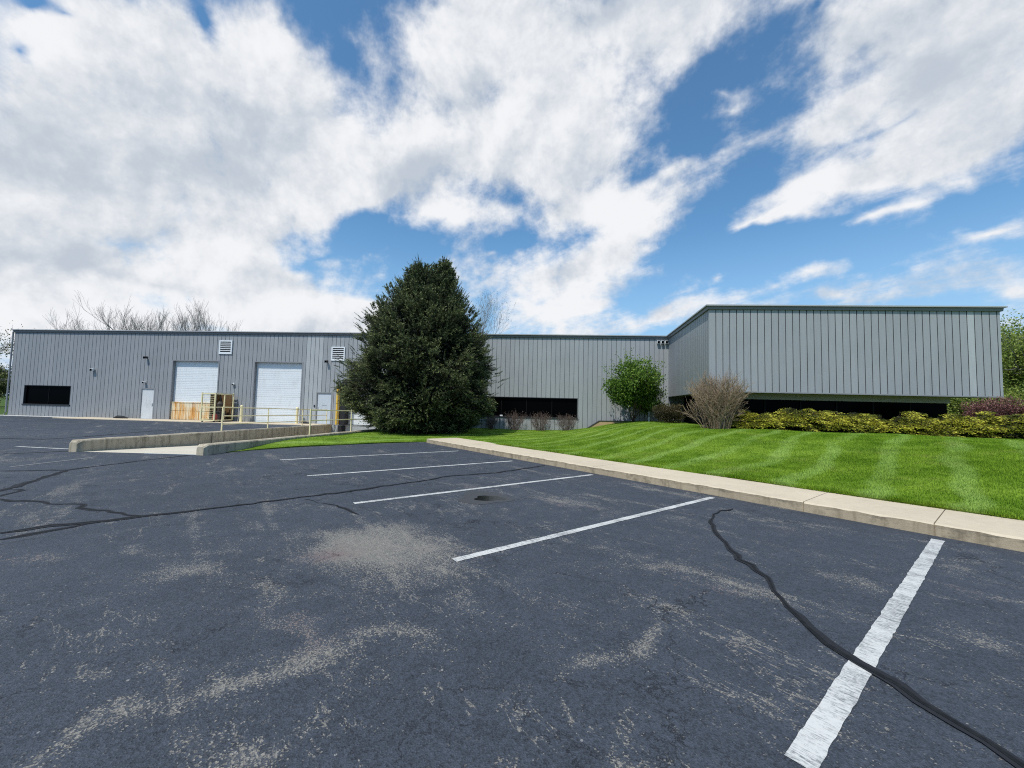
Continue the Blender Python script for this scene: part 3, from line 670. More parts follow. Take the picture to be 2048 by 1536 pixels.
    # dark shadow gap under the coping
coping()
def window(s0, s1, z0, z1, nd):
    f = MB(); d = .16
    f.box(BF, s0, s0+.04, -d, .006, z0, z1); f.box(BF, s1-.04, s1, -d, .006, z0, z1); f.box(BF, s0+.04, s1-.04, -d, .006, z1-.04, z1); f.box(BF, s0+.04, s1-.04, -d, .0, z0, z0+.04)
    fo = f.build('window', M_DARKTRIM, bl)
    g = MB(); g.quad(BF(s0+.03, -d+.03, z0+.03), BF(s1-.03, -d+.03, z0+.03), BF(s1-.03, -d+.03, z1-.03), BF(s0+.03, -d+.03, z1-.03)); g.build('pane', M_GLASS, fo)
    sl_ = MB(); sl_.box(BF, s0-.05, s1+.05, .0, .05, z0-.05, z0+.02); sl_.build('sill', M_DARKTRIM, fo)
    for k in range(1, nd):
        q = s0+(s1-s0)*k/nd; m_ = MB(); m_.box(BF, q-.02, q+.02, -d+.02, -d+.05, z0+.04, z1-.04); m_.build('mullion', M_BAR, fo)
    return fo
window(*OP[0], 2); window(*OP[6], 4)
def reveal(s0, s1, z1, d, mats=M_TRIM, nm='door_frame', z0=0.0):
    f = MB(); f.box(BF, s0-.05, s0+.03, -d, .012, z0, z1+.05); f.box(BF, s1-.03, s1+.05, -d, .012, z0, z1+.05); f.box(BF, s0+.03, s1-.03, -d, .012, z1-.02, z1+.05)
    return f
def overhead(s0, s1, z0, z1, sections, d=.22, cut=None):
    o = reveal(s0, s1, z1, d).build('overhead_door', M_TRIM, bl)
    mb = MB(); zz = cut if cut else z0; n = sections; hh = (z1-.02-zz)/n
    for k in range(n):
        a = zz+hh*k; b = a+hh
        mb.box(BF, s0+.03, s1-.03, -d-.03, -d+.0, a+.004, b-.004)
        for q in range(1, 4): mb.box(BF, s0+.03, s1-.03, -d+.001, -d+.005, a+hh*q/4-.008, a+hh*q/4+.004)
    mb.build('door_panel', M_WHITE, o)
    return o
g1 = overhead(*OP[2], 6, cut=1.30)
mb = MB(); s0, s1 = OP[2][0]+.03, OP[2][1]-.03
mb.box(BF, s0, s1, -.24, -.10, .04, .66); mb.box(BF, s0, s1, -.24, -.10, .68, 1.25); mb.box(BF, s0, s1, -.24, -.07, 1.25, 1.30)
for k in range(14):
    q = s0+(s1-s0)*(k+.5)/14; mb.box(BF, q-.012, q+.012, -.10, -.085, .06, .64); mb.box(BF, q-.012, q+.012, -.10, -.085, .70, 1.24)
o = mb.build('lower_panel', M_RUST, g1); o['label'] = 'rust-streaked cream steel barrier across the bottom of the door'
overhead(*OP[3], 7)
overhead(26.15, 28.95, .03, 3.0, 5, .12)
def man_door(s0, s1, z1, hs, mat):
    o = reveal(s0, s1, z1, .1).build('door', M_TRIM, bl)
    mb = MB(); mb.box(BF, s0+.03, s1-.03, -.09, -.045, .04, z1-.025); l = mb.build('leaf', mat, o, .004)
    hx = s0+.12 if hs < 0 else s1-.12
    h = MB(); h.box(BF, hx-.03, hx+.03, -.045, -.035, .95, 1.16); h.tube([BF(hx, -.04, 1.05), BF(hx, .01, 1.05), BF(hx-.11*hs, .01, 1.05)], .012, 6); h.build('handle', M_METAL, o)
    for z in (.35, 1.1, 1.85):
        hg = MB(); q = s1-.035 if hs < 0 else s0+.035; hg.tube([BF(q, -.03, z-.05), BF(q, -.03, z+.05)], .012, 6); hg.build('hinge', M_METAL, o)
    th = MB(); th.box(BF, s0-.05, s1+.05, -.1, .05, .035, .05); th.build('threshold', M_METAL, o)
    return o
man_door(10.57, 11.6, 2.2, 1, M_DOORG)
d2 = man_door(23.80, 24.86, 2.17, -1, paint('pale_blue_grey_door_paint', (.50, .55, .60), .45, 0, .08, 2, (.33, .32, .3), .3))
mb = MB(); mb.box(BF, 24.2, 24.5, -.045, -.04, 1.28, 1.31); mb.build('sign_plate', M_METAL, d2)
mb = MB(); mb.box(BF, 23.62, 23.70, 0, .04, 1.18, 1.32); mb.build('keypad', M_DARKTRIM, bl)
def louver(s0, s1, z0, z1):
    f = MB(); w = .085
    f.box(BF, s0, s0+w, .0, .06, z0, z1); f.box(BF, s1-w, s1, .0, .06, z0, z1); f.box(BF, s0+w, s1-w, .0, .06, z1-w, z1); f.box(BF, s0+w, s1-w, .0, .06, z0, z0+w)
    o = f.build('louver_vent', M_WHITE, bl)
    b = MB(); b.quad(BF(s0+w, .004, z0+w), BF(s1-w, .004, z0+w), BF(s1-w, .004, z1-w), BF(s0+w, .004, z1-w)); b.build('backing', M_DARKTRIM, o)
    n = 6; sb = MB(); hh = (z1-z0-2*w)/n
    for k in range(n):
        z = z0+w+hh*k
        sb.hexa([BF(s0+w, .01, z+.045), BF(s1-w, .01, z+.045), BF(s1-w, .055, z+.0), BF(s0+w, .055, z+.0)], [BF(s0+w, .01, z+.055), BF(s1-w, .01, z+.055), BF(s1-w, .055, z+.038), BF(s0+w, .055, z+.038)])
    sb.build('slats', M_WHITE, o)
louver(16.36, 17.34, 4.78, 5.76); louver(24.71, 25.69, 4.43, 5.40)
def flood(s_, z, mat, w=.14, h=.14, dpt=.22, arm=.12):
    b = MB(); b.box(BF, s_-.05, s_+.05, 0, .03, z-.07, z+.07); b.tube([BF(s_, .02, z), BF(s_, arm, z)], .018, 6)
    o = b.build('wall_light', mat, bl)
    hd = MB(); a = arm
    hd.hexa([BF(s_-w/2, a, z-h*.5), BF(s_+w/2, a, z-h*.5), BF(s_+w/2*1.15, a+dpt, z-h*.8), BF(s_-w/2*1.15, a+dpt, z-h*.8)], [BF(s_-w/2, a, z+h*.5), BF(s_+w/2, a, z+h*.5), BF(s_+w/2*1.15, a+dpt, z+h*.35), BF(s_-w/2*1.15, a+dpt, z+h*.35)])
    hd.build('lamp_head', mat, o, .01)
    ln = MB(); ln.quad(BF(s_-w*.45, a+dpt+.003, z-h*.7), BF(s_+w*.45, a+dpt+.003, z-h*.7), BF(s_+w*.45, a+dpt+.003, z+h*.28), BF(s_-w*.45, a+dpt+.003, z+h*.28)); ln.build('lens', M_GLASS, o)
flood(6.7, 3.51, M_WHITE, .22, .18, .16, .06); flood(10.85, 4.45, M_DARKTRIM, .15, .14, .16, .10); flood(10.85, 2.66, M_WHITE, .16, .12, .14, .06)
flood(17.63, 2.66, M_WHITE, .18, .09, .1, .04); flood(24.44, 4.37, M_DARKTRIM, .15, .14, .16, .10)
for s_ in (46.90, 47.16, 47.42): flood(s_, 6.0, M_WHITE, .17, .17, .14, .05)
# downspout on the left corner
mb = MB(); mb.tube([BF(-.07, .06, 6.2), BF(-.07, .06, .25), BF(-.12, .12, .05)], .05, 8); mb.build('downspout', M_TRIM, bl)
# roof vent
mb = MB(); mb.tube([BF(14.2, -1.2, 6.2), BF(14.2, -1.2, 6.52)], .12, 10); mb.tube([BF(14.2, -1.2, 6.52), BF(14.2, -1.2, 6.62)], [.48, .42], 12); mb.build('roof_vent', M_COPD, bl)
# dock: foundation, shelter pads, bumpers
mb = MB(); mb.box(BF, 25.0, 30.2, -.3, -.04, -1.3, -.02); mb.box(BF, 25.02, 25.45, -.04, .10, -1.3, -.04)
mb.build('dock_foundation', mat_concrete('dock_face_concrete', (.34, .36, .37), (.2, .2, .2), .4), bl)
mb = MB(); mb.box(BF, 25.72, 26.13, 0, .5, .02, 2.7); mb.box(BF, 28.97, 29.38, 0, .5, .02, 2.7)
mb.hexa([BF(25.72, 0, 2.7), BF(29.38, 0, 2.7), BF(29.38, .5, 2.7), BF(25.72, .5, 2.7)], [BF(25.78, 0, 3.15), BF(29.32, 0, 3.15), BF(29.32, .3, 3.15), BF(25.78, .3, 3.15)])
sh = mb.build('dock_shelter', M_BLACK, bl, .03)
mb = MB(); mb.box(BF, 25.66, 25.72, .1, .5, .05, 2.5); mb.build('guide_stripe', M_YELB, sh)
mb = MB(); mb.box(BF, 25.55, 25.95, -.04, .16, -.55, -.06); mb.build('dock_bumper', M_BLACK, bl, .02)
mb = MB(); mb.box(BF, 29.1, 29.5, -.04, .16, -.55, -.06); mb.build('dock_bumper', M_BLACK, bl, .02)
mb = MB(); mb.tube([BF(25.62, .62, .04), BF(25.62, .62, 2.48)], .075, 10); mb.tube([BF(25.62, .62, 2.48), BF(25.62, .62, 2.52)], [.075, .03], 10)
tag(mb.build('guard_post', M_YELB), 'tall bright yellow guard pipe standing against the black dock pad', 'guard post')
# lower storey under the wing
mb = MB(); rc = .95
mb.box(S_BC, 1.0, L_BC-1.25, -rc-.28, -rc, 2.16, 2.445); mb.build('beam', paint('olive_grey_beam', (.30, .295, .28), .6), bl)
mb = MB(); mb.quad(S_BC(1.35, -rc-.12, .2), S_BC(L_BC-1.3, -rc-.12, .2), S_BC(L_BC-1.3, -rc-.12, 2.17), S_BC(1.35, -rc-.12, 2.17)); wg = mb.build('ribbon_window', M_GLASS, bl)
for k in range(1, 6):
    q = 1.35+(L_BC-2.65)*k/6; m_ = MB(); m_.box(S_BC, q-.03, q+.03, -rc-.12, -rc-.07, .2, 2.17); m_.build('mullion', M_BAR, wg)
mb = MB(); mb.quad(S_BC(L_BC-1.3, -rc-.12, .2), S_BC(L_BC-1.3, -9, .2), S_BC(L_BC-1.3, -9, 2.45), S_BC(L_BC-1.3, -rc-.12, 2.45)); mb.build('return_wall', M_TRIM, bl)
mb = MB(); mb.box(S_BC, .85, 1.35, -rc-.5, -rc-.02, .2, 2.44); mb.build('corner_pier', mat_concrete('tan_pier', (.40, .36, .30), (.26, .23, .19), .4), bl)
mb = MB(); mb.quad(S_AB(0, -.95, .2), S_AB(L_AB-1.5, -.95, .2), S_AB(L_AB-1.5, -.95, 2.45), S_AB(0, -.95, 2.45)); mb.build('side_window', M_GLASS, bl)
mb = MB(); mb.quad(BF(LW, -.05, .2), BF(LW+1.2, -.05, .2), BF(LW+1.2, -.05, 2.45), BF(LW, -.05, 2.45)); mb.build('recess_wall', M_TRIM, bl)
# small white notice on the window ledge
mb = MB(); mb.box(BF, 36.62, 36.80, .01, .03, .89, .98); tag(mb.build('notice_card', M_WHITE), 'tiny white card on the ledge of the black window beside the spruce', 'card')

# ------------------------------------------------------------------ railings, bollards, cage
def railing(a, b, posts, zoff, rails, label, extra=None):
    r = empty('handrail', (posts[0][0], posts[0][1], posts[0][2]), label, 'railing')
    for p in posts:
        m_ = MB(); m_.tube([(p[0], p[1], p[2]-.05), (p[0], p[1], p[2]+1.02)], .028, 8); m_.build('post', M_YEL, r)
    for h in rails:
        m_ = MB(); m_.tube([(p[0], p[1], p[2]+h) for p in posts], .022, 8); m_.build('rail', M_YEL, r)
    return r
fd = unit((P1-P0)[None])[0]; fm = -np.array([fd[1], -fd[0]]); fo_ = fm*.15
def farp(y, z): f = (y-P0[1])/(P1[1]-P0[1]); q = lerp(P0, P1, f)+fo_; return (q[0], q[1], z)
railing(P0, P1, [farp(16.9, .2), farp(20.3, .14), farp(23.9, .07), farp(27.3, .02)], 0, (1.0, .64, .3), 'faded yellow pipe railing on the far ramp wall in front of the white door')
nd_ = unit((N1-N0)[None])[0]; nm_ = np.array([nd_[1], -nd_[0]])
def nearp(y, z): f = (y-N0[1])/(N1[1]-N0[1]); q = lerp(N0, N1, f)+nm_*.15; return (q[0], q[1], z)
railing(N0, N1, [nearp(16.0, .22), nearp(19.4, .17), nearp(23.0, .11), nearp(26.8, .05)], 0, (.97, .56), 'faded yellow pipe railing on the near ramp wall running behind the spruce')
def bollard(s_, t_, h, label):
    p = BF(s_, t_, .035); r = empty('bollard', p, label, 'bollard', 'yellow bollards beside the plain white door')
    m_ = MB(); m_.tube([p, BF(s_, t_, h), BF(s_, t_, h+.05)], [.085, .085, .05], 12); m_.build('pipe', M_YEL, r, smooth=False)
    m_ = MB(); m_.tube([p, BF(s_, t_, .05)], .13, 12); m_.build('base_plate', M_YEL, r)
bollard(18.75, .55, 1.15, 'pale yellow bollard left of the plain white overhead door'); bollard(22.72, .45, 1.10, 'pale yellow bollard right of the plain white overhead door')
p = BF(23.25, .35, .035)
mb = MB(); mb.tube([BF(23.0, .35, .08), BF(23.25, .4, .10), BF(23.55, .38, .07)], [.05, .09, .05], 8); tag(mb.build('coiled_hose', M_BLACK), 'small black lump lying by the bollard near the pale blue door', 'hose')
mb = MB(); mb.tube([BF(9.0, .35, .06), BF(9.35, .42, .12), BF(9.75, .40, .11), BF(10.05, .35, .06)], [.05, .12, .11, .05], 8); tag(mb.build('black_bag', M_BLACK), 'low black bag on the ground left of the grey door', 'bag')
def cage():
    s0, s1, t0, t1, zb, h = 16.92, 17.86, .25, 1.8, .12, 1.98
    r = empty('steel_cage', BF((s0+s1)/2, (t0+t1)/2, .035), 'cream-yellow steel cage on castors parked by the rust-streaked door', 'cage')
    for (s_, t_) in ((s0, t0), (s1, t0), (s1, t1), (s0, t1)):
        m_ = MB(); m_.box(BF, s_-.035, s_+.035, t_-.035, t_+.035, zb, h); m_.build('post', M_YEL, r)
    m_ = MB(); m_.box(BF, s1-.03, s1+.03, (t0+t1)/2-.03, (t0+t1)/2+.03, zb, h-.04); m_.build('post', M_YEL, r)
    for z in (zb+.03, 1.02, h-.06):
        m_ = MB()
        for (a, b, c_, d) in ((s0+.035, s1-.035, t0-.03, t0+.03), (s0+.035, s1-.035, t1-.03, t1+.03), (s0-.03, s0+.03, t0+.035, t1-.035), (s1-.028, s1+.028, t0+.035, t1-.035)): m_.box(BF, a, b, c_, d, z-.035, z+.035)
        m_.build('frame', M_YEL, r)
    m_ = MB(); m_.box(BF, s0+.04, s1-.04, t0+.04, t1-.04, zb+.0, zb+.04); m_.build('floor', M_WOOD, r)
    m_ = MB(); m_.box(BF, s0+.05, s1-.05, t0+.06, t0+.09, zb+.04, h-.1); m_.box(BF, s0+.045, s0+.07, t0+.09, t0+.95, zb+.04, h-.1); m_.build('back_board', M_WOOD, r)
    m_ = MB()
    for k in range(1, 11): q = s0+(s1-s0)*k/11; m_.tube([BF(q, t1, zb+.06), BF(q, t1, h-.09)], .006, 4)
    for k in range(1, 14): z = zb+(h-zb)*k/14; m_.tube([BF(s0+.03, t1, z), BF(s1-.03, t1, z)], .006, 4)
    m_.build('mesh_panel', M_YEL, r)
    for (s_, t_) in ((s0+.06, t0+.06), (s1-.06, t0+.06), (s1-.06, t1-.06), (s0+.06, t1-.06)):
        m_ = MB(); m_.tube([BF(s_-.03, t_, .09), BF(s_+.03, t_, .09)], .055, 10); m_.build('castor', M_BLACK, r)
    k = empty('machine', BF(s0+.55, t0+.6, zb+.04), 'dark motor standing inside the cream-yellow cage', 'machine')
    m_ = MB(); m_.box(BF, s0+.25, s0+.75, t0+.3, t0+.85, zb+.045, .75); m_.build('motor_body', M_MACH, k, .02)
    m_ = MB(); m_.tube([BF(s0+.5, t0+.6, .75), BF(s0+.5, t0+.6, 1.25), BF(s0+.5, t0+.6, 1.4)], [.16, .2, .1], 10); m_.build('motor_head', M_MACH, k)
    m_ = MB(); m_.tube([BF(s0+.5, t0+.6, 1.4), BF(s0+.5, t0+.6, 1.75)], .03, 6); m_.build('stem', M_BLACK, k)
    j = empty('fuel_can', BF(s0+.72, t1-.3, zb+.04), 'red fuel can on the floor of the cream-yellow cage', 'fuel can')
    m_ = MB(); m_.tube([BF(s0+.72, t1-.3, zb+.045), BF(s0+.72, t1-.3, zb+.38), BF(s0+.72, t1-.3, zb+.46)], [.14, .14, .06], 12); m_.build('can_body', M_RED, j)
    m_ = MB(); m_.tube([BF(s0+.72, t1-.3, zb+.46), BF(s0+.72, t1-.3, zb+.54)], .035, 8); m_.build('spout', M_BLACK, j)
cage()

# ------------------------------------------------------------------ lawn
def sstep(a, b, x): q = np.clip((np.asarray(x, float)-a)/(b-a), 0, 1); return q*q*(3-2*q)
S0 = np.array([-2.36, 16.89]); MS = np.array([.779, .628])
LE_ = np.array([(-8.45, 11.25), (-7.87, 12.28), (-7.03, 13.56), (-5.42, 15.09), (-3.48, 16.5)])
def edge_d(x, y):                          # distance to the edge of the asphalt on the left
    d = np.full(np.shape(x), 1e9)
    for (ax, ay), (bx_, by_) in zip(LE_[:-1], LE_[1:]):
        f = np.clip(((x-ax)*(bx_-ax)+(y-ay)*(by_-ay))/((bx_-ax)**2+(by_-ay)**2), 0, 1); d = np.minimum(d, np.hypot(x-ax-f*(bx_-ax), y-ay-f*(by_-ay)))
    return d
def lawn_z(x, y):
    x = np.asarray(x, float); y = np.asarray(y, float)
    dd = (x-S0[0])*MS[0]+(y-S0[1])*MS[1]; dx = x-DD[0]; dy = y-DD[1]; s_ = dx*ev[0]+dy*ev[1]; t_ = dx*nv[0]+dy*nv[1]
    zr = .165+.66*sstep(-.3, 9.0, dd)
    w = sstep(40.0, 46.3, s_+.15*t_)
    zl = .03+.13*np.exp(-(dd/1.6)**2)*sstep(37.0, 38.4, s_)
    dw = (x-N0[0]-.28)*nm_[0]+(y-N0[1])*nm_[1]; fw = np.clip((y-N0[1])/(N1[1]-N0[1]), 0, 1)
    zl = np.maximum(zl, zl+(.29-.25*fw-.09-zl)*np.exp(-(np.maximum(dw, 0)/2.6)**2)*sstep(.05, 1.6, edge_d(x, y)))
    return zl*(1-w)+zr*w+.012*np.sin(x*1.7+y*.6)+.010*np.sin(y*2.3-x)
wn_ = nm_*.28
lawn_poly = [(-8.30, 11.33), (-7.84, 12.30), (-7.0, 13.58), (-5.40, 15.11), (-3.55, 16.47), (-3.30, 16.33), (-2.37, 17.05)]
bx = S0; dS = np.array([.6275, -.7786])
lawn_poly += [tuple(S0+dS*k+MS*.02) for k in (0.3, 8, 16, 27)]
lawn_poly += [(34, -2), (40, 12), tuple(S_BC(L_BC+14, -.3, 0)[:2]), tuple(S_BC(L_BC-1.0, -.6, 0)[:2]), tuple(S_BC(1.0, -.6, 0)[:2]), tuple(S_AB(L_AB-1.2, -.5, 0)[:2]), tuple(S_AB(0, -.5, 0)[:2]), tuple(BF(LW, .005, 0)[:2]), tuple(BF(30.5, .005, 0)[:2]), tuple((N0+wn_)[:2]+nd_*16.3)]
lp = np.array(lawn_poly)
def inpoly(P, poly):
    x, y = P[:, 0], P[:, 1]; ins = np.zeros(len(P), bool); n = len(poly); j = n-1
    for i in range(n):
        xi, yi = poly[i]; xj, yj = poly[j]
        c = ((yi > y) != (yj > y)) & (x < (xj-xi)*(y-yi)/(yj-yi+1e-12)+xi); ins ^= c; j = i
    return ins
def mat_lawn(blade):
    m, t, out = newmat('lawn_blades' if blade else 'lawn_turf'); P = t.pos()
    az = R_(46.5)
    w = t.vmath('DOT_PRODUCT', P, (math.cos(az), -math.sin(az), 0)); l = t.vmath('DOT_PRODUCT', P, (math.sin(az), math.cos(az), 0))
    w = t.add(w, t.mul(t.sub(t.noise(P, .35, 4), .5), 1.3))
    band = t.math('SINE', t.mul(w, 2*math.pi/1.12)); band = t.ss(band, .15, .95)
    band = t.mul(band, t.ss(t.noise(t.comb(t.mul(w, .8), t.mul(l, .3), 0.0), 1.0, 3), .28, .55))
    n = t.noise(P, 1.1, 5, .65); n2 = t.noise(P, 12, 4, .7)
    c = t.mix(t.ss(n, .3, .7), (.105, .205, .014), (.235, .355, .038))
    c = t.mix(t.mul(band, .66), c, (.31, .45, .11))
    dry = t.ss(t.noise(t.vmath('ADD', P, (3, 9, 0)), .9, 6, .75), .5, .72)
    c = t.mix(t.mul(dry, .45), c, (.27, .29, .09))
    if blade:
        a = t.attr('tint'); v = t.mad(a, .75, .78); c = t.mix(1.0, c, t.comb(v, v, v), 'MULTIPLY')
        b = t.node('ShaderNodeBsdfDiffuse'); t.put(b.inputs[0], c); tr = t.node('ShaderNodeBsdfTranslucent'); t.put(tr.inputs[0], c)
        mx = t.node('ShaderNodeMixShader'); mx.inputs[0].default_value = .3; t.l.new(b.outputs[0], mx.inputs[1]); t.l.new(tr.outputs[0], mx.inputs[2]); t.l.new(mx.outputs[0], out.inputs[0])
    else:
        v = t.mad(n2, .9, .35); c = t.mix(1.0, c, t.comb(v, v, v), 'MULTIPLY')
        pbsdf(t, out, c, .9, 0, t.bump(n2, .7, .04), .1)
    return m
def lawn():
    gx, gy = np.meshgrid(np.arange(-9, 41, .45), np.arange(-5, 29, .45)); G = np.stack([gx.ravel(), gy.ravel()], 1)
    G = G[inpoly(G, lawn_poly)]
    bd = []
    for i in range(len(lp)):
        a, b = lp[i], lp[(i+1) % len(lp)]; n = max(1, int(np.linalg.norm(b-a)/.4))
        for k in range(n): bd.append(lerp(a, b, k/n))
    bd = np.array(bd); nb = len(bd)
    dmin = np.min(np.linalg.norm(G[:, None]-bd[None], axis=2), axis=1); G = G[dmin > .2]
    pts = np.concatenate([bd, G]); r = delaunay_2d_cdt([Vector(p) for p in pts], [(i, (i+1) % nb) for i in range(nb)], [], 1, 1e-5)
    V = np.array([(v[0], v[1]) for v in r[0]]); Z = lawn_z(V[:, 0], V[:, 1])
    npm = np.array([f for f in r[2] if len(f) == 3])
    V3 = np.column_stack([V, Z]); m0 = len(V3); i = np.arange(nb); j = (i+1) % nb     # turn the edge down into the soil
    V3 = np.concatenate([V3, V3[:nb]-np.array([0, 0, .25])]); npm = np.concatenate([npm, np.stack([i, j, m0+j], 1), np.stack([i, m0+j, m0+i], 1)])
    tag(npmesh('lawn', V3, npm, mat_lawn(False), smooth=True), kind='structure')
    # blades, denser close by
    out = []
    for (x0, x1, y0, y1, n) in ((2, 16, 2.5, 10.5, 330000), (-4, 18, 8, 18, 330000), (-9, 13, 11, 28, 260000), (9, 22, 3, 17, 120000)):
        q = np.column_stack([rng.uniform(x0, x1, n), rng.uniform(y0, y1, n)]); q = q[inpoly(q, lawn_poly)]
        ang = q[:, 0]/np.maximum(q[:, 1], .1); q = q[(ang < 1.5)]
        out.append(q)
    k = np.arange(30000); f = rng.random(30000)*24; e_ = S0[None]+dS[None]*f[:, None]+MS[None]*rng.uniform(-.02, .10, 30000)[:, None]; out.append(e_)   # tufts over the edge of the sidewalk
    q = np.concatenate(out); n = len(q); z = lawn_z(q[:, 0], q[:, 1]); B = np.column_stack([q, z-.004])
    a = rng.uniform(0, 2*math.pi, n); lean = rng.uniform(.1, .75, n); hgt = rng.uniform(.02, .05, n); hgt[-30000:] *= 1.5
    w_ = q[:, 0]*math.cos(R_(46.5))-q[:, 1]*math.sin(R_(46.5))
    tip = B+np.column_stack([np.cos(a)*lean*hgt, np.sin(a)*lean*hgt, hgt]); side = np.column_stack([-np.sin(a), np.cos(a), np.zeros(n)])*rng.uniform(.003, .006, n)[:, None]
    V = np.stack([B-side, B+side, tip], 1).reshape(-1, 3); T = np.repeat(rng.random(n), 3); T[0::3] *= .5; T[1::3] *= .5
    tag(npmesh('grass', V, np.arange(3*n).reshape(n, 3), mat_lawn(True), tint=T), 'short bright green mown grass blades covering the lawn', 'grass', kind='stuff')
lawn()

# ------------------------------------------------------------------ foliage
def mat_leaf(nm, lo, mid, hi, trans=.25, rough=.5):
    m, t, out = newmat(nm); a = t.attr('tint')
    cr = t.node('ShaderNodeValToRGB'); e = cr.color_ramp.elements; e[0].color = (*lo, 1); e[1].color = (*hi, 1); x = e.new(.5); x.color = (*mid, 1); t.l.new(a, cr.inputs[0])
    c = cr.outputs[0]
    b = t.node('ShaderNodeBsdfPrincipled'); t.put(b.inputs['Base Color'], c); b.inputs['Roughness'].default_value = rough; b.inputs['Specular IOR Level'].default_value = .3
    tr = t.node('ShaderNodeBsdfTranslucent'); t.put(tr.inputs[0], c)
    mx = t.node('ShaderNodeMixShader'); mx.inputs[0].default_value = trans; t.l.new(b.outputs[0], mx.inputs[1]); t.l.new(tr.outputs[0], mx.inputs[2]); t.l.new(mx.outputs[0], out.inputs[0])
    return m
def mat_bark(nm, c0, c1):
    m, t, out = newmat(nm); P = t.pos(); n = t.noise(t.vmath('MULTIPLY', P, (1, 1, .3)), 9, 5, .7)
    pbsdf(t, out, t.mix(n, c0, c1), .9, 0, t.bump(n, .5, .03), .15); return m
M_BARK = mat_bark('spruce_bark', (.035, .026, .02), (.11, .085, .065))
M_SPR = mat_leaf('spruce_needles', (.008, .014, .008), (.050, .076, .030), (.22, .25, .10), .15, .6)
def perp(d, g):
    r = unit(g.normal(size=d.shape)); return unit(r-d*np.sum(r*d, -1, keepdims=True))
def spruce(base, label):
    g = np.random.default_rng(11)
    r = empty('spruce_tree', base, label, 'tree'); bx, by, bz = base
    mb = MB(); mb.tube([(bx, by, bz-.2), (bx, by, bz+.3), (bx-.02, by, 2.5), (bx+.05, by, 5.2)], [.30, .24, .19, .13], 10)
    mb.tube([(bx+.02, by, 4.6), (bx-.18, by, 6.5), (bx-.15, by, 8.9)], [.1, .07, .02], 8); mb.tube([(bx+.05, by, 5.0), (bx+.75, by-.1, 7.0), (bx+1.05, by-.1, 9.1)], [.1, .07, .02], 8)
    mb.build('trunk', M_BARK, r)
    zz = np.array([.1, .6, 1.4, 2.4, 3.2, 4.5, 5.9, 7.0, 7.9, 8.6, 9.1]); RR = np.array([2.3, 3.2, 3.85, 4.15, 4.25, 3.75, 3.1, 2.4, 1.7, .95, .35])
    brA = []; brB = []; brR = []; P = []; A = []; L = []; T = []
    # limbs
    specs = []
    for k in range(400):
        z = .25+7.4*(k/400)**1.08; specs.append((z, 'm'))
    for k in range(70): specs.append((6.0+2.9*(k/70), 'a'))
    for k in range(80): specs.append((6.0+3.1*(k/80), 'b'))
    for i, (z, st) in enumerate(specs):
        az = i*2.39996+g.normal(0, .25)
        if st == 'm': cx, cy = 0.05, 0; Rz = np.interp(z, zz, RR)*(1 if z < 6.3 else .82)
        elif st == 'a': cx, cy = -.17, 0; Rz = np.interp(z, [6, 7.6, 9.1], [1.5, 1.0, .22])
        else: cx, cy = .55+.5*(z-6)/3.1, -.1; Rz = np.interp(z, [6, 7.6, 9.3], [1.6, 1.05, .2])
        Lb = Rz*g.uniform(.68, .93)*(1+.10*math.sin(3*az+z*1.7)+.07*math.sin(5*az-2.2*z)); up0 = np.interp(z, [0, 2, 4, 7, 9], [-.12, -.02, .16, .55, 1.0])
        if z > 4: Lb = min(Lb, max(.3, .92*float(np.interp(z+.85*Lb*up0, zz, RR))))
        n = max(4, int(Lb/.28)+2); curve = np.interp(z, [0, 3, 6, 9], [.20, .28, .3, .25])
        q = np.linspace(0, 1, n); rad = q*Lb; hz = z+Lb*(up0*q - .28*q*(1-up0)*np.sin(q*2.6) + curve*q**3)
        pts = np.column_stack([bx+cx+np.cos(az)*rad, by+cy+np.sin(az)*rad, bz+hz-.0]) + g.normal(0, .03, (n, 3))*q[:, None]
        pts[:, 2] = np.maximum(pts[:, 2], bz+.10)
        brA.append(pts[:-1]); brB.append(pts[1:]); brR.append(np.interp(q[:-1], [0, 1], [.02+.007*Lb, .006]))
        # side shoots
        nsh = int(Lb*17)+8; f = g.uniform(.22, 1.0, nsh)**.8; ii = np.minimum((f*(n-1)).astype(int), n-2); fr = f*(n-1)-ii
        b0 = pts[ii]*(1-fr[:, None])+pts[ii+1]*fr[:, None]; dirb = unit(pts[ii+1]-pts[ii])
        sgn = np.where(g.random(nsh) < .5, -1, 1)[:, None]; lat = np.cross(dirb, np.array([0, 0, 1.0])); lat = unit(lat)*sgn
        sd_ = unit(dirb*g.uniform(.5, 1.1, (nsh, 1))+lat*g.uniform(.2, 1.0, (nsh, 1))+np.array([0, 0, 1.0])*(g.normal(-.03, .32, (nsh, 1))+.25*(z > 6)))
        sl_ = (.16+.34*g.random(nsh))*(.55+.6*(1-f))*(1 if Lb > 1.2 else .7)
        brA.append(b0); brB.append(b0+sd_*sl_[:, None]); brR.append(np.full(nsh, .006))
        nn = 11; u = np.tile(np.linspace(.02, 1.0, nn), nsh); bi = np.repeat(np.arange(nsh), nn)
        pp = b0[bi]+sd_[bi]*(sl_[bi]*u)[:, None]; aa = unit(sd_[bi]*.9+unit(g.normal(size=(len(bi), 3)))*.8+np.array([0, 0, .12]))
        P.append(pp); A.append(aa); L.append(g.uniform(.06, .13, len(bi)))
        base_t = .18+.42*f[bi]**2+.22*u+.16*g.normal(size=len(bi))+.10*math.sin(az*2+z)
        T.append(np.clip(base_t-.08*(z < 2.5), 0, 1))
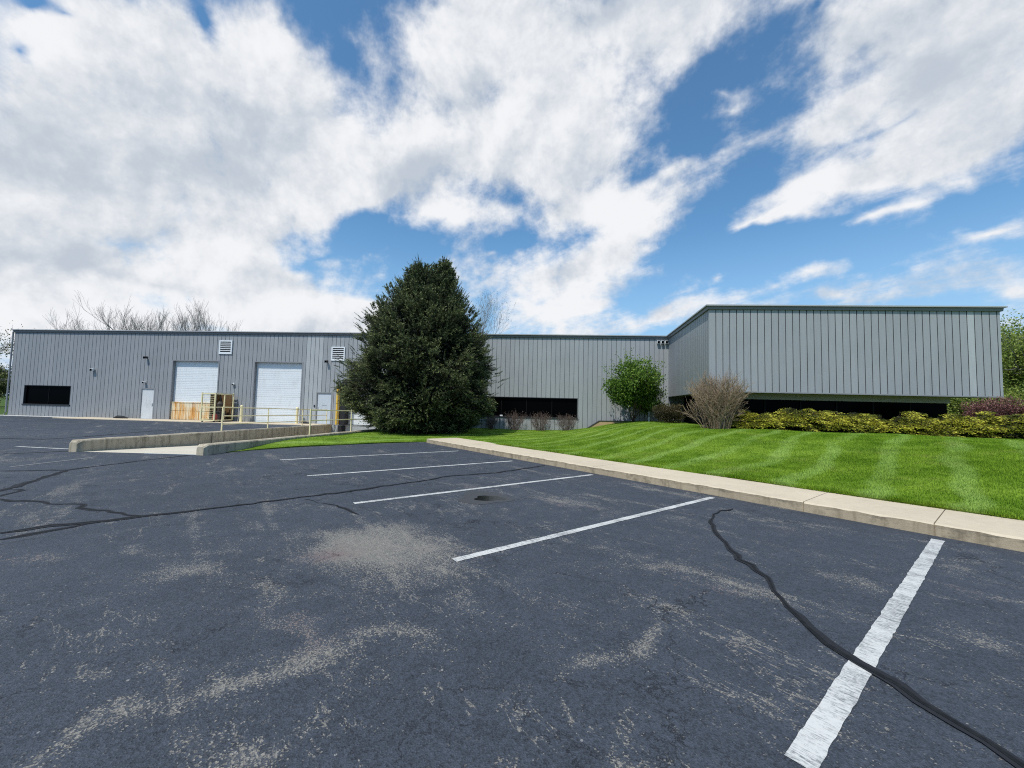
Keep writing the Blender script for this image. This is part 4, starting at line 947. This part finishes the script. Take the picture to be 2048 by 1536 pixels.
    # upright leaders around the top
    for k in range(90):
        z = g.uniform(6.3, 8.6); az = g.uniform(0, 6.28); Rq = np.interp(z+.3, zz, RR)*.72; sk = .35+.3*math.cos(az)
        p0 = np.array([bx+sk*(z-6.0)/2.6+math.cos(az)*Rq, by+math.sin(az)*Rq*.9, bz+z-.1]); d0_ = unit(np.array([math.cos(az)*.35, math.sin(az)*.35, 1.0])[None]+g.normal(0, .12, (1, 3)))[0]; ln_ = g.uniform(.35, .8)
        u = np.linspace(0, 1, 26); pp = p0+d0_*(ln_*u)[:, None]; brA.append(pp[:-1]); brB.append(pp[1:]); brR.append(np.full(25, .007))
        uu = np.repeat(u, 4); P.append(np.repeat(pp, 4, 0)); A.append(unit(d0_*1.0+unit(g.normal(size=(104, 3)))*.9)); L.append(g.uniform(.05, .13, 104)*(1.25-.8*uu)); T.append(np.clip(.35+.2*uu+.12*g.normal(size=104), 0, 1))
    for cx_, zt in ((-.22, 9.05), (1.05, 9.25)):
        for k in range(16):
            f = k/16; p0 = np.array([bx+cx_*(.75+.25*f), by-.05, bz+zt-1.9+1.9*f]); az = k*2.4; d0_ = unit(np.array([math.cos(az), math.sin(az), .9+.8*f])[None])[0]; ln_ = .75*(1-f)+.14
            u = np.linspace(0, 1, 20); pp = p0+d0_*(ln_*u)[:, None]; brA.append(pp[:-1]); brB.append(pp[1:]); brR.append(np.full(19, .007))
            P.append(np.repeat(pp, 5, 0)); A.append(unit(d0_+unit(g.normal(size=(100, 3)))*.9)); L.append(g.uniform(.06, .12, 100)); T.append(np.clip(.35+.12*g.normal(size=100), 0, 1))
    # thin ragged twig ends that break the outline
    for k in range(520):
        z = 8.9*g.random()**.9+.25; az = g.uniform(0, 6.28); tk = np.clip((z-6.2)/2.5, 0, 1); Rq = np.interp(z, zz, RR)*(1-.5*tk)*g.uniform(.9, 1.03); sk = (.55 if math.cos(az) > 0 else -.15)*tk*1.5
        p0 = np.array([bx+sk+math.cos(az)*Rq, by+math.sin(az)*Rq, bz+z]); d0_ = unit(np.array([[math.cos(az), math.sin(az), float(np.interp(z, [0, 3, 6, 9], [.05, .4, .9, 2.2]))]])+g.normal(0, .25, (1, 3)))[0]; ln_ = g.uniform(.28, .6)*(1+.25*tk)
        u = np.linspace(0, 1, 15); pp = p0+d0_*(ln_*u)[:, None]; brA.append(pp[:-1]); brB.append(pp[1:]); brR.append(np.full(14, .006))
        uu = np.repeat(u, 3); P.append(np.repeat(pp, 3, 0)); A.append(unit(d0_*1.1+unit(g.normal(size=(45, 3)))*.7)); L.append(g.uniform(.05, .10, 45)*(1.15-.6*uu)); T.append(np.clip(.42+.25*uu+.08*g.normal(size=45), 0, 1))
    # sprays filling the shell of the crown in overlapping tiers
    nb_ = 300; bzc = 8.6*((np.arange(nb_)+.5)/nb_)**1.12+.35; baz = np.arange(nb_)*2.39996+g.normal(0, .3, nb_); bt = g.normal(0, .09, nb_); bsz = g.uniform(.7, 1.4, nb_)
    per = 62; k = np.repeat(np.arange(nb_), per); ns = len(k); du = g.normal(0, .34, ns)*bsz[k]; dz_ = g.normal(0, .22, ns)*bsz[k]; rin = g.random(ns)**1.8
    z = bzc[k]+dz_; z = np.clip(z, .28, 9.0); Rc = np.interp(z, zz, RR); az = baz[k]+du/np.maximum(Rc, .5)
    Rz = Rc*(1+.09*np.sin(3*az+z*1.7)+.06*np.sin(5*az-2.2*z))*.93; rr2 = (du/.45)**2+(dz_/.3)**2
    topk = np.clip((z-6.2)/2.5, 0, 1); sidek = np.where(np.cos(az) > 0, .55, -.15)*topk; Rz = Rz*(1-.50*topk)
    rad = Rz*.97+.58*bsz[k]*np.exp(-rr2*.8)-.62*np.minimum(1, Rz)-rin*.75*np.minimum(1, Rz); rad = np.maximum(rad, .03)
    ph = np.column_stack([bx+sidek*1.5+np.cos(az)*rad, by+np.sin(az)*rad, bz+z-.26*(du/.5)**2*.5-.22*np.clip(rad-Rz+.3, 0, .6)*(z < 5.5)]); ph[:, 2] = np.maximum(ph[:, 2], bz+.12)
    tanv = np.column_stack([-np.sin(az), np.cos(az), np.zeros(ns)])
    od = np.column_stack([np.cos(az), np.sin(az), np.interp(z, [0, 3, 6, 9], [-.05, .18, .6, 1.6])])+tanv*(du*1.3)[:, None]; od = unit(od+g.normal(0, .26, (ns, 3))); ln = g.uniform(.2, .44, ns)*(1-.3*topk)
    brA.append(ph); brB.append(ph+od*ln[:, None]); brR.append(np.full(ns, .006))
    nn = 15; u = np.tile(np.linspace(.0, 1.0, nn), ns); bi = np.repeat(np.arange(ns), nn)
    P.append(ph[bi]+od[bi]*(ln[bi]*u)[:, None]-np.array([0, 0, .07])*(u**2)[:, None]*(z[bi] < 5)[:, None]); A.append(unit(od[bi]*.9+unit(g.normal(size=(len(bi), 3)))*.75)); L.append(g.uniform(.06, .12, len(bi)))
    tb = .06+.46*np.exp(-rr2*.6)+.44*np.clip(dz_/.25, -1, 1)-.5*rin+bt[k]*1.5+.14*np.clip(-np.cos(az-.6), -.6, 1)  # bough shading put into the tint: lighter tops and sunward side, dark recesses
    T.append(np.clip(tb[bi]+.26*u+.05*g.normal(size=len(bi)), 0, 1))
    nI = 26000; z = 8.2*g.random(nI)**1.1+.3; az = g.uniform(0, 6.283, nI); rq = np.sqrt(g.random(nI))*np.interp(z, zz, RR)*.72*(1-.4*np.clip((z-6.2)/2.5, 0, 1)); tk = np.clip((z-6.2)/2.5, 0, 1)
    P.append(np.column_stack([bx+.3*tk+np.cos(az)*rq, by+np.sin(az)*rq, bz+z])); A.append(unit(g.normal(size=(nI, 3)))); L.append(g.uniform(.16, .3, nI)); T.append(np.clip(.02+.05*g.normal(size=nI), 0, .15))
    P = np.concatenate(P); A = np.concatenate(A); L = np.concatenate(L); T = np.concatenate(T)
    P[:, 2] = np.maximum(P[:, 2], bz+.08)
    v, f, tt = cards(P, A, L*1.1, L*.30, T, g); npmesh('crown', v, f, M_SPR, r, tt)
    A_ = np.concatenate(brA); B_ = np.concatenate(brB); R__ = np.concatenate(brR); v, f, tt = segs(A_, B_, R__, R__*.75); npmesh('limbs', v, f, M_BARK, r, tt)
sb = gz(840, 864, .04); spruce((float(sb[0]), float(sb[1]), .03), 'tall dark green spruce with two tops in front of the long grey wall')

def grow(g, base, n_lv, L0, r0, spread, upb=.3, kids=(3, 5), shrink=.68, start_dirs=None, wig=.18, flat=None):
    """recursive branch skeleton -> lists of segments and tips"""
    A = []; B = []; RA = []; RB = []; tips = []; lev = []
    def rec(p, d, L, r, lv):
        n = 3 if lv else 4
        q = p.copy(); dd = d.copy()
        pts = [q]
        for k in range(n):
            dd = unit((dd+g.normal(0, wig, 3)+np.array([0, 0, upb*.15]))[None])[0]; q2 = q+dd*L/n
            f0 = 1-.45*k/n; f1 = 1-.45*(k+1)/n
            A.append(q); B.append(q2); RA.append(r*f0); RB.append(r*f1); lev.append(lv); q = q2; pts.append(q)
        if lv >= n_lv: tips.append((q, dd)); return
        for k in range(g.integers(kids[0], kids[1]+1)):
            f = g.uniform(.35, 1.0) if k else 1.0; i = min(int(f*n), n-1); st = pts[i]+(pts[i+1]-pts[i])*(f*n-i if f < 1 else 1)
            nd = unit((dd+unit(g.normal(size=3)[None])[0]*spread+np.array([0, 0, upb]))[None])[0]
            rec(st, nd, L*shrink*g.uniform(.75, 1.15), r*.55, lv+1)
    for d in (start_dirs if start_dirs is not None else [np.array([0, 0, 1.0])]):
        rec(np.array(base, float), unit(np.array(d, float)[None])[0], L0*g.uniform(.85, 1.1), r0, 0)
    return np.array(A), np.array(B), np.array(RA), np.array(RB), tips, np.array(lev)
M_GBARK = mat_bark('grey_bark', (.10, .095, .095), (.25, .24, .235))
M_TBARK = mat_bark('tan_twigs', (.17, .12, .08), (.43, .33, .225))
M_RBARK = mat_bark('reddish_twigs', (.07, .045, .04), (.23, .17, .15))
M_DBARK = mat_bark('dark_stems', (.04, .03, .022), (.12, .095, .07))
M_BUDS = mat_leaf('tree_buds', (.13, .12, .09), (.2, .18, .12), (.28, .25, .15), .1)
def bare_tree(base, hgt, seed, label, group, lv=5, spread=.75, mat=M_GBARK, thin=1.0, buds=0):
    g = np.random.default_rng(seed); r = empty('bare_tree', base, label, 'tree', group)
    A, B, ra, rb, tips, lev = grow(g, base, lv, hgt*.34, hgt*.010*thin, spread*.85, .36, (3, 4), .74, wig=.13)
    k = lev == 0; sc = hgt/max(.1, (np.concatenate([A, B])[:, 2].max()-base[2])); o = np.array(base)
    A = o+(A-o)*sc; B = o+(B-o)*sc
    ra = np.maximum(ra, .009*thin); rb = np.maximum(rb, .008*thin)
    v, f, tt = segs(A[k], B[k], ra[k], rb[k]); npmesh('trunk', v, f, mat, r, tt)
    v, f, tt = segs(A[~k], B[~k], ra[~k], rb[~k]); npmesh('branches', v, f, mat, r, tt)
    if buds:
        tp = np.array([o+(q[0]-o)*sc for q in tips]); td = np.array([q[1] for q in tips]); i = np.repeat(np.arange(len(tp)), buds)
        P = tp[i]+g.normal(0, .12, (len(i), 3)); v, f, tt = cards(P, unit(td[i]+g.normal(0, .7, (len(i), 3))), g.uniform(.08, .16, len(i)), .06, g.random(len(i)), g); npmesh('buds', v, f, M_BUDS, r, tt)
    return r
def far(px, depth, ytop):
    b = gz(px, 900); d = ray(px, 780); k = depth/d[1]; x = d[0]*k; top = ray(px, ytop); zt = EYE+top[2]*(depth/top[1]); return (float(x), depth, -.05), float(zt)
GT = 'bare trees beyond the roof of the long block'
for px, dp, yt, seed, sp, lab in ((172, 62, 604, 3, .75, 'wide bare tree rising behind the roof, leftmost of the row'), (226, 60, 600, 4, .7, 'dense bare tree behind the roof, second from the left end'),
        (277, 61, 600, 5, .7, 'fine-twigged bare tree behind the roof above the black window and grey door'), (318, 66, 610, 6, .5, 'slender bare tree behind the roof right of the dense ones'), (352, 66, 612, 8, .45, 'slim pale bare tree just left of the small roof vent'),
        (412, 60, 600, 9, .5, 'upright bare tree right of the small roof vent'), (442, 62, 605, 10, .5, 'thin forked bare tree, last of the row before the louver vent')):
    b, zt = far(px, dp, yt); bare_tree(b, zt-b[2], seed, lab, GT, 5, sp)
b, zt = far(944, 48, 588); bare_tree(b, zt-b[2], 21, 'pale budding tree showing behind the right side of the spruce', None, 5, .6, mat_bark('pale_bark', (.16, .15, .14), (.32, .31, .30)), .55, 2)
M_SPRING = mat_leaf('young_spring_leaves', (.06, .10, .018), (.22, .29, .05), (.46, .52, .14), .42)
M_OLIVE = mat_leaf('olive_scrub_leaves', (.03, .045, .012), (.085, .10, .03), (.19, .2, .07), .3)
def leafy_tree(base, hgt, seed, label, mleaf, n_per, leaf, spread=.8, lv=4, jit=.35, group=None, name='leafy_tree', lead=.30, sd=None):
    g = np.random.default_rng(seed); r = empty(name, base, label, 'tree', group)
    A, B, ra, rb, tips, lev = grow(g, base, lv, hgt*lead, hgt*.012, spread, .22, (3, 5), .74, sd)
    o = np.array(base); sc = hgt/max(.1, (np.concatenate([A, B])[:, 2].max()-base[2])); A = o+(A-o)*sc; B = o+(B-o)*sc
    k = lev == 0; v, f, tt = segs(A[k], B[k], ra[k], rb[k]); npmesh('trunk', v, f, M_GBARK, r, tt)
    v, f, tt = segs(A[~k], B[~k], np.maximum(ra[~k], .012), np.maximum(rb[~k], .01)); npmesh('branches', v, f, M_GBARK, r, tt)
    kk = lev >= lv-1; C_ = np.concatenate([B[kk], (A[kk]+B[kk])/2]); i = np.repeat(np.arange(len(C_)), n_per); P = C_[i]+g.normal(0, jit, (len(i), 3)); P[:, 2] = np.maximum(P[:, 2], base[2]+.1)
    cl = g.random(len(C_)); v, f, tt = cards(P, unit(g.normal(size=(len(i), 3))+np.array([0, 0, .2])), g.uniform(.7, 1.3, len(i))*leaf, leaf*.65, np.clip(.25*g.normal(size=len(i))+.2+.6*cl[i], 0, 1), g); npmesh('crown', v, f, mleaf, r, tt)
    return r
def dpt(px, yp, depth): d = ray(px, yp); k = depth/d[1]; return np.array([d[0]*k, depth, EYE+d[2]*k])
for px, dp, yt, seed, lab in ((2045, 30, 632, 31, 'yellow-green spring tree beyond the right end of the wing'), (2120, 33, 640, 32, 'second spring tree at the right edge of the photo'), (2035, 40, 690, 33, 'low spring tree behind the right corner of the wing')):
    d = ray(px, 800); k = dp/d[1]; top = ray(px, yt); zt = EYE+top[2]*dp/top[1]; leafy_tree((float(d[0]*k), dp, .3), zt-.3, seed, lab, M_SPRING, 9, .15, 1.0, 4, .42, 'spring trees at the right edge', lead=.24, sd=[np.array([math.cos(a_)*.35, math.sin(a_)*.35, 1.0]) for a_ in (0.3, 2.2, 4.1, 5.5)])
for px, dp, yt, seed, lab, ml, nper, lf in ((-22, 44, 640, 41, 'thin leafed tree leaning in at the left edge of the photo', M_OLIVE, 1, .2), (-5, 52, 735, 42, 'olive scrub tree behind the left end of the building', M_OLIVE, 6, .22), (-60, 50, 728, 43, 'olive scrub tree at the very left edge of the photo', M_OLIVE, 6, .22)):
    d = ray(px, 800); k = dp/d[1]; top = ray(px, yt); zt = EYE+top[2]*dp/top[1]; leafy_tree((float(d[0]*k), dp, -.05), zt, seed, lab, ml, nper, lf, .9, 4, .45, 'trees at the left edge')

for px, dp, yt, seed, lab in ((1955, 29, 770, 35, 'low spring bush seen under the right end of the wing'),):
    d = ray(px, 800); k = dp/d[1]; top = ray(px, yt); zt = EYE+top[2]*dp/top[1]; leafy_tree((float(d[0]*k), dp, .0), zt, seed, lab, M_SPRING, 9, .14, 1.1, 4, .4, 'spring bushes behind the wing', 'leafy_bush', .2, [np.array([math.cos(a_)*.8, math.sin(a_)*.8, 1.0]) for a_ in (0.3, 1.6, 2.9, 4.1, 5.5)])

def twig_bush(base, w, h, seed, label, mat, n=90, sub=9, cat='shrub', group=None, thick=.008, name='bare_shrub', flat=.8, buds=None):
    g = np.random.default_rng(seed); r = empty(name, base, label, cat, group); o = np.array(base, float); A = []; B = []; R1 = []; P = []
    for i in range(n):
        az = g.uniform(0, 2*math.pi); q = math.sqrt(g.random()); tx = np.array([math.cos(az)*w*.5*q*.8, math.sin(az)*w*.5*q*.7, h*(1-.22*q*q)*g.uniform(flat, 1.05)*(g.uniform(.35, 1) if i % 3 == 0 else 1)])
        st = o+np.array([math.cos(az), math.sin(az), 0])*q*g.uniform(.25, .7)*w*.5; m_ = 7
        u = np.linspace(0, 1, m_); pts = st+np.column_stack([tx[0]*u**1.15, tx[1]*u**1.15, tx[2]*(u**.85)])+g.normal(0, .018*h, (m_, 3))*u[:, None]
        A.append(pts[:-1]); B.append(pts[1:]); R1.append(np.linspace(thick, thick*.4, m_-1))
        for k in range(sub):
            f = g.uniform(.35, 1.0); j = min(int(f*(m_-1)), m_-2); s_ = pts[j]+(pts[j+1]-pts[j])*(f*(m_-1)-j); d = unit((pts[j+1]-pts[j])[None])[0]
            nd = unit((d+unit(g.normal(size=3)[None])[0]*.8+np.array([0, 0, .25]))[None])[0]; L = h*g.uniform(.07, .2); e = s_+nd*L; nd2 = unit((nd+g.normal(0, .4, 3))[None])[0]
            A.append(np.array([s_, e])); B.append(np.array([e, e+nd2*L*.6])); R1.append(np.array([thick*.45, thick*.35])); P.append(e+nd2*L*.6)
    A = np.concatenate(A); B = np.concatenate(B); R1 = np.concatenate(R1); A[:, 2] = np.maximum(A[:, 2], o[2]); B[:, 2] = np.maximum(B[:, 2], o[2])
    v, f, tt = segs(A, B, R1, R1*.8); npmesh('stems', v, f, mat, r, tt)
    if buds is not None:
        P = np.array(P); P = P[g.random(len(P)) < .8]; v, f, tt = cards(P, unit(g.normal(size=P.shape)), g.uniform(.03, .07, len(P)), .03, g.random(len(P)), g); npmesh('dry_leaves', v, f, buds, r, tt)
    return r
c_ = np.array([8.62, 16.95]); twig_bush((c_[0], c_[1], float(lawn_z(*c_))), 1.72, 2.12, 51, 'big rounded tan bare-twig shrub at the corner of the wing', M_TBARK, 165, 13, thick=.015, flat=.85)
M_DRY = mat_leaf('dry_reddish_leaves', (.06, .04, .035), (.13, .09, .075), (.22, .16, .13), .1)
for k, (px, w, h, lab) in enumerate(((983, .8, 1.05, 'small reddish-brown twiggy shrub half hidden by the spruce'), (1029, 1.25, 1.4, 'reddish-brown twiggy shrub nearest the spruce of the three before the black window'), (1081, 1.3, 1.35, 'middle reddish-brown twiggy shrub before the black window'), (1134, 1.35, 1.25, 'reddish-brown twiggy shrub at the right end of the black window'))):
    p = vpl(px, 858, BF(30, .75, 0), BF(45, .75, 0)); twig_bush((p[0], p[1], float(lawn_z(p[0], p[1]))), w, h*.80, 60+k, lab, M_RBARK, 70, 9, 'shrub', 'twiggy shrubs before the black window', .008, 'twiggy_shrub', .75, M_DRY)
# leafy shrub by the inner corner
M_GREEN = mat_leaf('fresh_green_leaves', (.025, .055, .008), (.095, .185, .024), (.25, .37, .065), .38)
def leaf_mass(g, n, c, rad, leaf, lump=7, lo=.25, hole=.0, shell=.55):
    """leaves gathered in lumps over an uneven ellipsoid"""
    az = g.uniform(0, 2*math.pi, lump); zz = g.uniform(-.85, 1, lump); q = np.sqrt(1-zz**2); LC = np.column_stack([q*np.cos(az), q*np.sin(az), zz])*g.uniform(.35, .85, (lump, 1)); lr = g.uniform(.28, .48, lump)
    i = g.integers(0, lump, n); d = unit(g.normal(size=(n, 3))); rr = g.uniform(shell, 1.0, n)**.6*(1+.12*g.normal(size=n)); U = LC[i]+d*(lr[i]*rr)[:, None]
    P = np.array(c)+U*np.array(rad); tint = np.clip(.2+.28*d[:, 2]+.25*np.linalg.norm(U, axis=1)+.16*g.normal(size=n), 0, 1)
    A = unit(d*.8+g.normal(0, .7, (n, 3))+np.array([0, 0, .1])); L = g.uniform(.7, 1.3, n)*leaf
    return P, A, L, tint
def shrub():
    g = np.random.default_rng(71); bx, by = BF(44.9, 2.0, 0)[:2]; bz = float(lawn_z(bx, by)); r = empty('leafy_shrub', (bx, by, bz), 'tall fresh green leafy shrub against the long wall near the inner corner', 'shrub')
    dirs = [np.array([math.cos(a)*.5, math.sin(a)*.5, 1.0]) for a in np.linspace(0, 6.28, 9)[:-1]]
    A, B, ra, rb, tips, lev = grow(g, (bx, by, bz), 3, 1.35, .035, .75, .25, (3, 5), .66, dirs); o = np.array([bx, by, bz]); sc = 3.55/(B[:, 2].max()-bz); A = o+(A-o)*np.array([sc*.95, sc*.8, sc]); B = o+(B-o)*np.array([sc*.95, sc*.8, sc])
    v, f, tt = segs(A, B, np.maximum(ra, .006), np.maximum(rb, .005)); npmesh('stems', v, f, M_DBARK, r, tt)
    parts = []
    P, A2, L, T = leaf_mass(g, 9500, (bx, by, bz+2.15), (1.72, 1.4, 1.42), .16, 26); k = (P[:, 2] > bz+.5); parts.append(cards(P[k], A2[k], L[k], L[k]*.5, T[k], g))
    kk = lev >= 2; C_ = B[kk]; i = np.repeat(np.arange(len(C_)), 7); Pq = C_[i]+g.normal(0, .13, (len(i), 3)); parts.append(cards(Pq, unit(g.normal(size=(len(i), 3))+np.array([0, 0, .4])), g.uniform(.09, .18, len(i)), .07, np.clip(.55+.25*g.normal(size=len(i)), 0, 1), g))
    for _ in range(70):                      # straggling shoots
        d = unit(g.normal(size=3)[None]+np.array([[0, 0, .5]]))[0]; d[2] = abs(d[2]); p0 = np.array([bx, by, bz+2.2])+d*np.array([1.45, 1.2, 1.25]); u = np.linspace(0, 1, 14)[:, None]*g.uniform(.3, .75); pp = p0+(d+np.array([0, 0, .5]))*u+g.normal(0, .04, (14, 3)); parts.append(cards(pp, unit(g.normal(size=(14, 3))+d), g.uniform(.08, .15, 14), .06, np.clip(.6+.2*g.normal(size=14), 0, 1), g))
    v, f, tt = join(parts); npmesh('crown', v, f, M_GREEN, r, tt)
shrub()
def low_shrub(c, rad, n, leaf, seed, name, label, mat, lump=26, stems=M_DBARK, group=None, cat='shrub'):
    g = np.random.default_rng(seed); bz = float(lawn_z(c[0], c[1])); r = empty(name, (c[0], c[1], bz), label, cat, group)
    A = []; B = []
    for i in range(60):
        az = g.uniform(0, 6.28); q = math.sqrt(g.random()); e = np.array([c[0]+math.cos(az)*rad[0]*q*.85, c[1]+math.sin(az)*rad[1]*q*.85, bz+rad[2]*(1.75-.5*q)]); s_ = np.array([c[0]+math.cos(az)*rad[0]*.2*q, c[1]+math.sin(az)*rad[1]*.2*q, bz]); m_ = (s_+e)/2+np.array([0, 0, .1]); A += [s_, m_]; B += [m_, e]
    v, f, tt = segs(np.array(A), np.array(B), .012, .007); npmesh('stems', v, f, stems, r, tt)
    P, A2, L, T = leaf_mass(g, n, (c[0], c[1], bz+rad[2]*.95), rad, leaf, lump); P[:, 2] = np.maximum(P[:, 2], bz+.02)
    v, f, tt = cards(P, A2, L, L*.5, T, g); npmesh('foliage', v, f, mat, r, tt)
    return r
M_DKLEAF = mat_leaf('dark_bronze_green_leaves', (.016, .018, .010), (.06, .052, .022), (.15, .115, .045), .2)
pc = dpt(1338, 850, 23.4); low_shrub((pc[0], pc[1]), (1.15, .8, .52), 15000, .055, 81, 'dark_shrub', 'low dense dark bronze-green shrub under the overhang left of the tan bare shrub', M_DKLEAF, 30)
M_PURP = mat_leaf('purple_leaves', (.04, .016, .014), (.16, .062, .058), (.40, .22, .19), .3)
pc = dpt(1992, 830, 15.7); low_shrub((pc[0], pc[1]), (1.2, .8, .80), 15000, .06, 82, 'purple_shrub', 'rounded purple-leaved shrub at the right corner of the wing behind the junipers', M_PURP, 40)
pc = dpt(2105, 830, 15.3); low_shrub((pc[0], pc[1]), (1.3, .8, .78), 12000, .06, 83, 'purple_shrub', 'second purple-leaved shrub reaching the right edge of the photo', M_PURP, 40)
# golden spreading junipers
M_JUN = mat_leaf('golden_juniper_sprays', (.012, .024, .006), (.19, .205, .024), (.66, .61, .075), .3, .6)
def juniper(c, rx, ry, h, seed, label):
    h *= .78
    g = np.random.default_rng(seed); bz = float(lawn_z(c[0], c[1])); r = empty('golden_juniper', (c[0], c[1], bz), label, 'shrub', 'golden spreading junipers along the wing')
    P = []; A = []; L = []; T = []; sA = []; sB = []
    for i in range(112):
        az = g.uniform(0, 2*math.pi); q = g.uniform(.05, 1.0)**.55; tier = g.choice([.40, .62, .84, 1.05, 1.35], p=[.2, .25, .29, .24, .02]); lz = h*tier*(1-.5*q**3)*g.uniform(.9, 1.12)
        rt = np.array([c[0]+math.cos(az)*rx*q*.25, c[1]+math.sin(az)*ry*q*.25, bz+lz*.35]); ct = np.array([c[0]+math.cos(az)*rx*q*.8, c[1]+math.sin(az)*ry*q*.8, bz+lz])
        sA.append(rt[None]); sB.append(ct[None])
        da = az+g.normal(0, .5); out = np.array([math.cos(da), math.sin(da), g.uniform(.0, .35)]); out = out/np.linalg.norm(out); lat = unit(np.cross(out, [0, 0, 1.0])[None])[0]; lf = g.uniform(.36, .70); ft = g.normal(0, .09)-(.28 if g.random() < .3 else 0)
        nb = 11; fan = np.linspace(-1, 1, nb)
        for fa in fan:
            sdir = out*math.cos(fa*.95)+lat*math.sin(fa*.95); ll = lf*(1-.35*abs(fa))*g.uniform(.85, 1.15); k = 13; v = np.linspace(.08, 1, k)
            pp = ct+sdir*(ll*v)[:, None]-np.array([0, 0, 1])*(.34*ll*v**2.2+.10*abs(fa)*v*ll)[:, None]+g.normal(0, .008, (k, 3)); l2 = unit(np.cross(sdir, [0, 0, 1.0])[None])[0]; sg = np.where(np.arange(k) % 2, 1, -1)[:, None]
            sA.append(pp[:-1:3]); sB.append(pp[1::3][:len(pp[:-1:3])])
            P.append(pp); A.append(unit(sdir*.9+l2*sg*.6+np.array([0, 0, .18])+g.normal(0, .2, (k, 3)))); L.append(g.uniform(.05, .095, k))
            T.append(np.clip(-.02+1.0*v*(.45+.55*tier)+.12*q+ft+.09*g.normal(size=k), 0, 1))  # yellow tips; upper tiers also tinted brighter as lit tops
    # dark green inner growth, painted near black as shade between the layers
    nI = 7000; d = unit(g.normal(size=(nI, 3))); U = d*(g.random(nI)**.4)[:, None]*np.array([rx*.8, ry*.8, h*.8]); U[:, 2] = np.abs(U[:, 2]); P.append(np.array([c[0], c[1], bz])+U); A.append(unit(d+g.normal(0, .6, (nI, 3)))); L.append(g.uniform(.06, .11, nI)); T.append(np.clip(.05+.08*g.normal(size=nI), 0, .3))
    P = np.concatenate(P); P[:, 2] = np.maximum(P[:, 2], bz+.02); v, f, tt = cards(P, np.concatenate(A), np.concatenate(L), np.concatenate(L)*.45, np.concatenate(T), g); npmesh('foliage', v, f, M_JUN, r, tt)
    sA = np.concatenate(sA); v, f, tt = segs(sA, np.concatenate(sB), .008, .006); npmesh('stems', v, f, M_DBARK, r, tt)
JN = [(1512, 850, 16.9, .95, .75, .80, 'first golden juniper, touching the tan bare shrub'), (1600, 850, 16.5, 1.2, .8, .98, 'golden juniper with the tallest sprays under the left part of the black window'),
      (1690, 853, 16.1, 1.15, .8, .86, 'golden juniper under the middle of the wing, third from the bare shrub'), (1775, 856, 15.7, 1.1, .8, .80, 'golden juniper fourth from the bare shrub'), (1858, 858, 15.2, 1.1, .8, .80, 'golden juniper just left of the purple shrub'),
      (1940, 862, 14.7, 1.1, .85, .92, 'golden juniper directly in front of the purple shrub'), (2030, 866, 14.2, 1.15, .85, .92, 'golden juniper cut by the right edge of the photo')]
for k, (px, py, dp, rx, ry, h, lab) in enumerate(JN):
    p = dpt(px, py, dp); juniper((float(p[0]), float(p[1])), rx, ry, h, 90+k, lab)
# small garden light and tan stepped edging near the shrub
p = dpt(1298, 850, 24.2); pz = float(lawn_z(p[0], p[1])); r = empty('path_light', (p[0], p[1], pz), 'small grey post light between the green shrub and the dark shrub', 'garden light')
mb = MB(); mb.tube([(p[0], p[1], pz-.1), (p[0], p[1], pz+.3)], .035, 8); mb.build('post', M_CLIGHT, r)
mb = MB(); mb.tube([(p[0], p[1], pz+.3), (p[0], p[1], pz+.62)], .06, 10); mb.build('lamp_head', M_COPD, r)
r = empty('edging_wall', BF(42.6, .5, .1), 'low tan wedge-shaped edging wall with a dark cap beside the long wall', 'edging wall')
tan = mat_concrete('tan_block', (.46, .33, .19), (.3, .2, .11), .5)
a, b = BF(40, .5, 0), BF(50, .5, 0); w0, w1, w2 = vpl(1174, 858, a, b), vpl(1199, 842.5, a, b), vpl(1268, 843.5, a, b)
def thick(p, q): return [np.array([p[0], p[1], p[2]]), np.array([p[0], p[1], p[2]])-np.array([*(nv*q), 0])]
mb = MB(); base = -.2
pts = [np.array([w0[0], w0[1], base]), np.array([w2[0], w2[1], base]), w2, w1, w0]
back = [q-np.array([*(nv*.4), 0]) for q in pts]; mb.poly(pts); mb.poly(back[::-1])
for i in range(5): mb.quad(pts[i], pts[(i+1) % 5], back[(i+1) % 5], back[i])
mb.build('block', tan, r)
mb = MB()
for (p, q) in ((w0, w1), (w1, w2)):
    up = np.array([0, 0, .035]); o1 = np.array([*(nv*.03), 0]); o2 = -np.array([*(nv*.42), 0]); e_ = np.array([0, 0, .002])
    mb.hexa([p+o1+e_, q+o1+e_, q+o2+e_, p+o2+e_], [p+o1+up, q+o1+up, q+o2+up, p+o2+up])
mb.build('cap', M_DARKTRIM, r)

scn.cycles.max_bounces = 4; scn.cycles.diffuse_bounces = 3; scn.cycles.use_denoising = False; scn.cycles.filter_width = 1.1
try: scn.cycles.transparent_max_bounces = 4
except Exception: pass
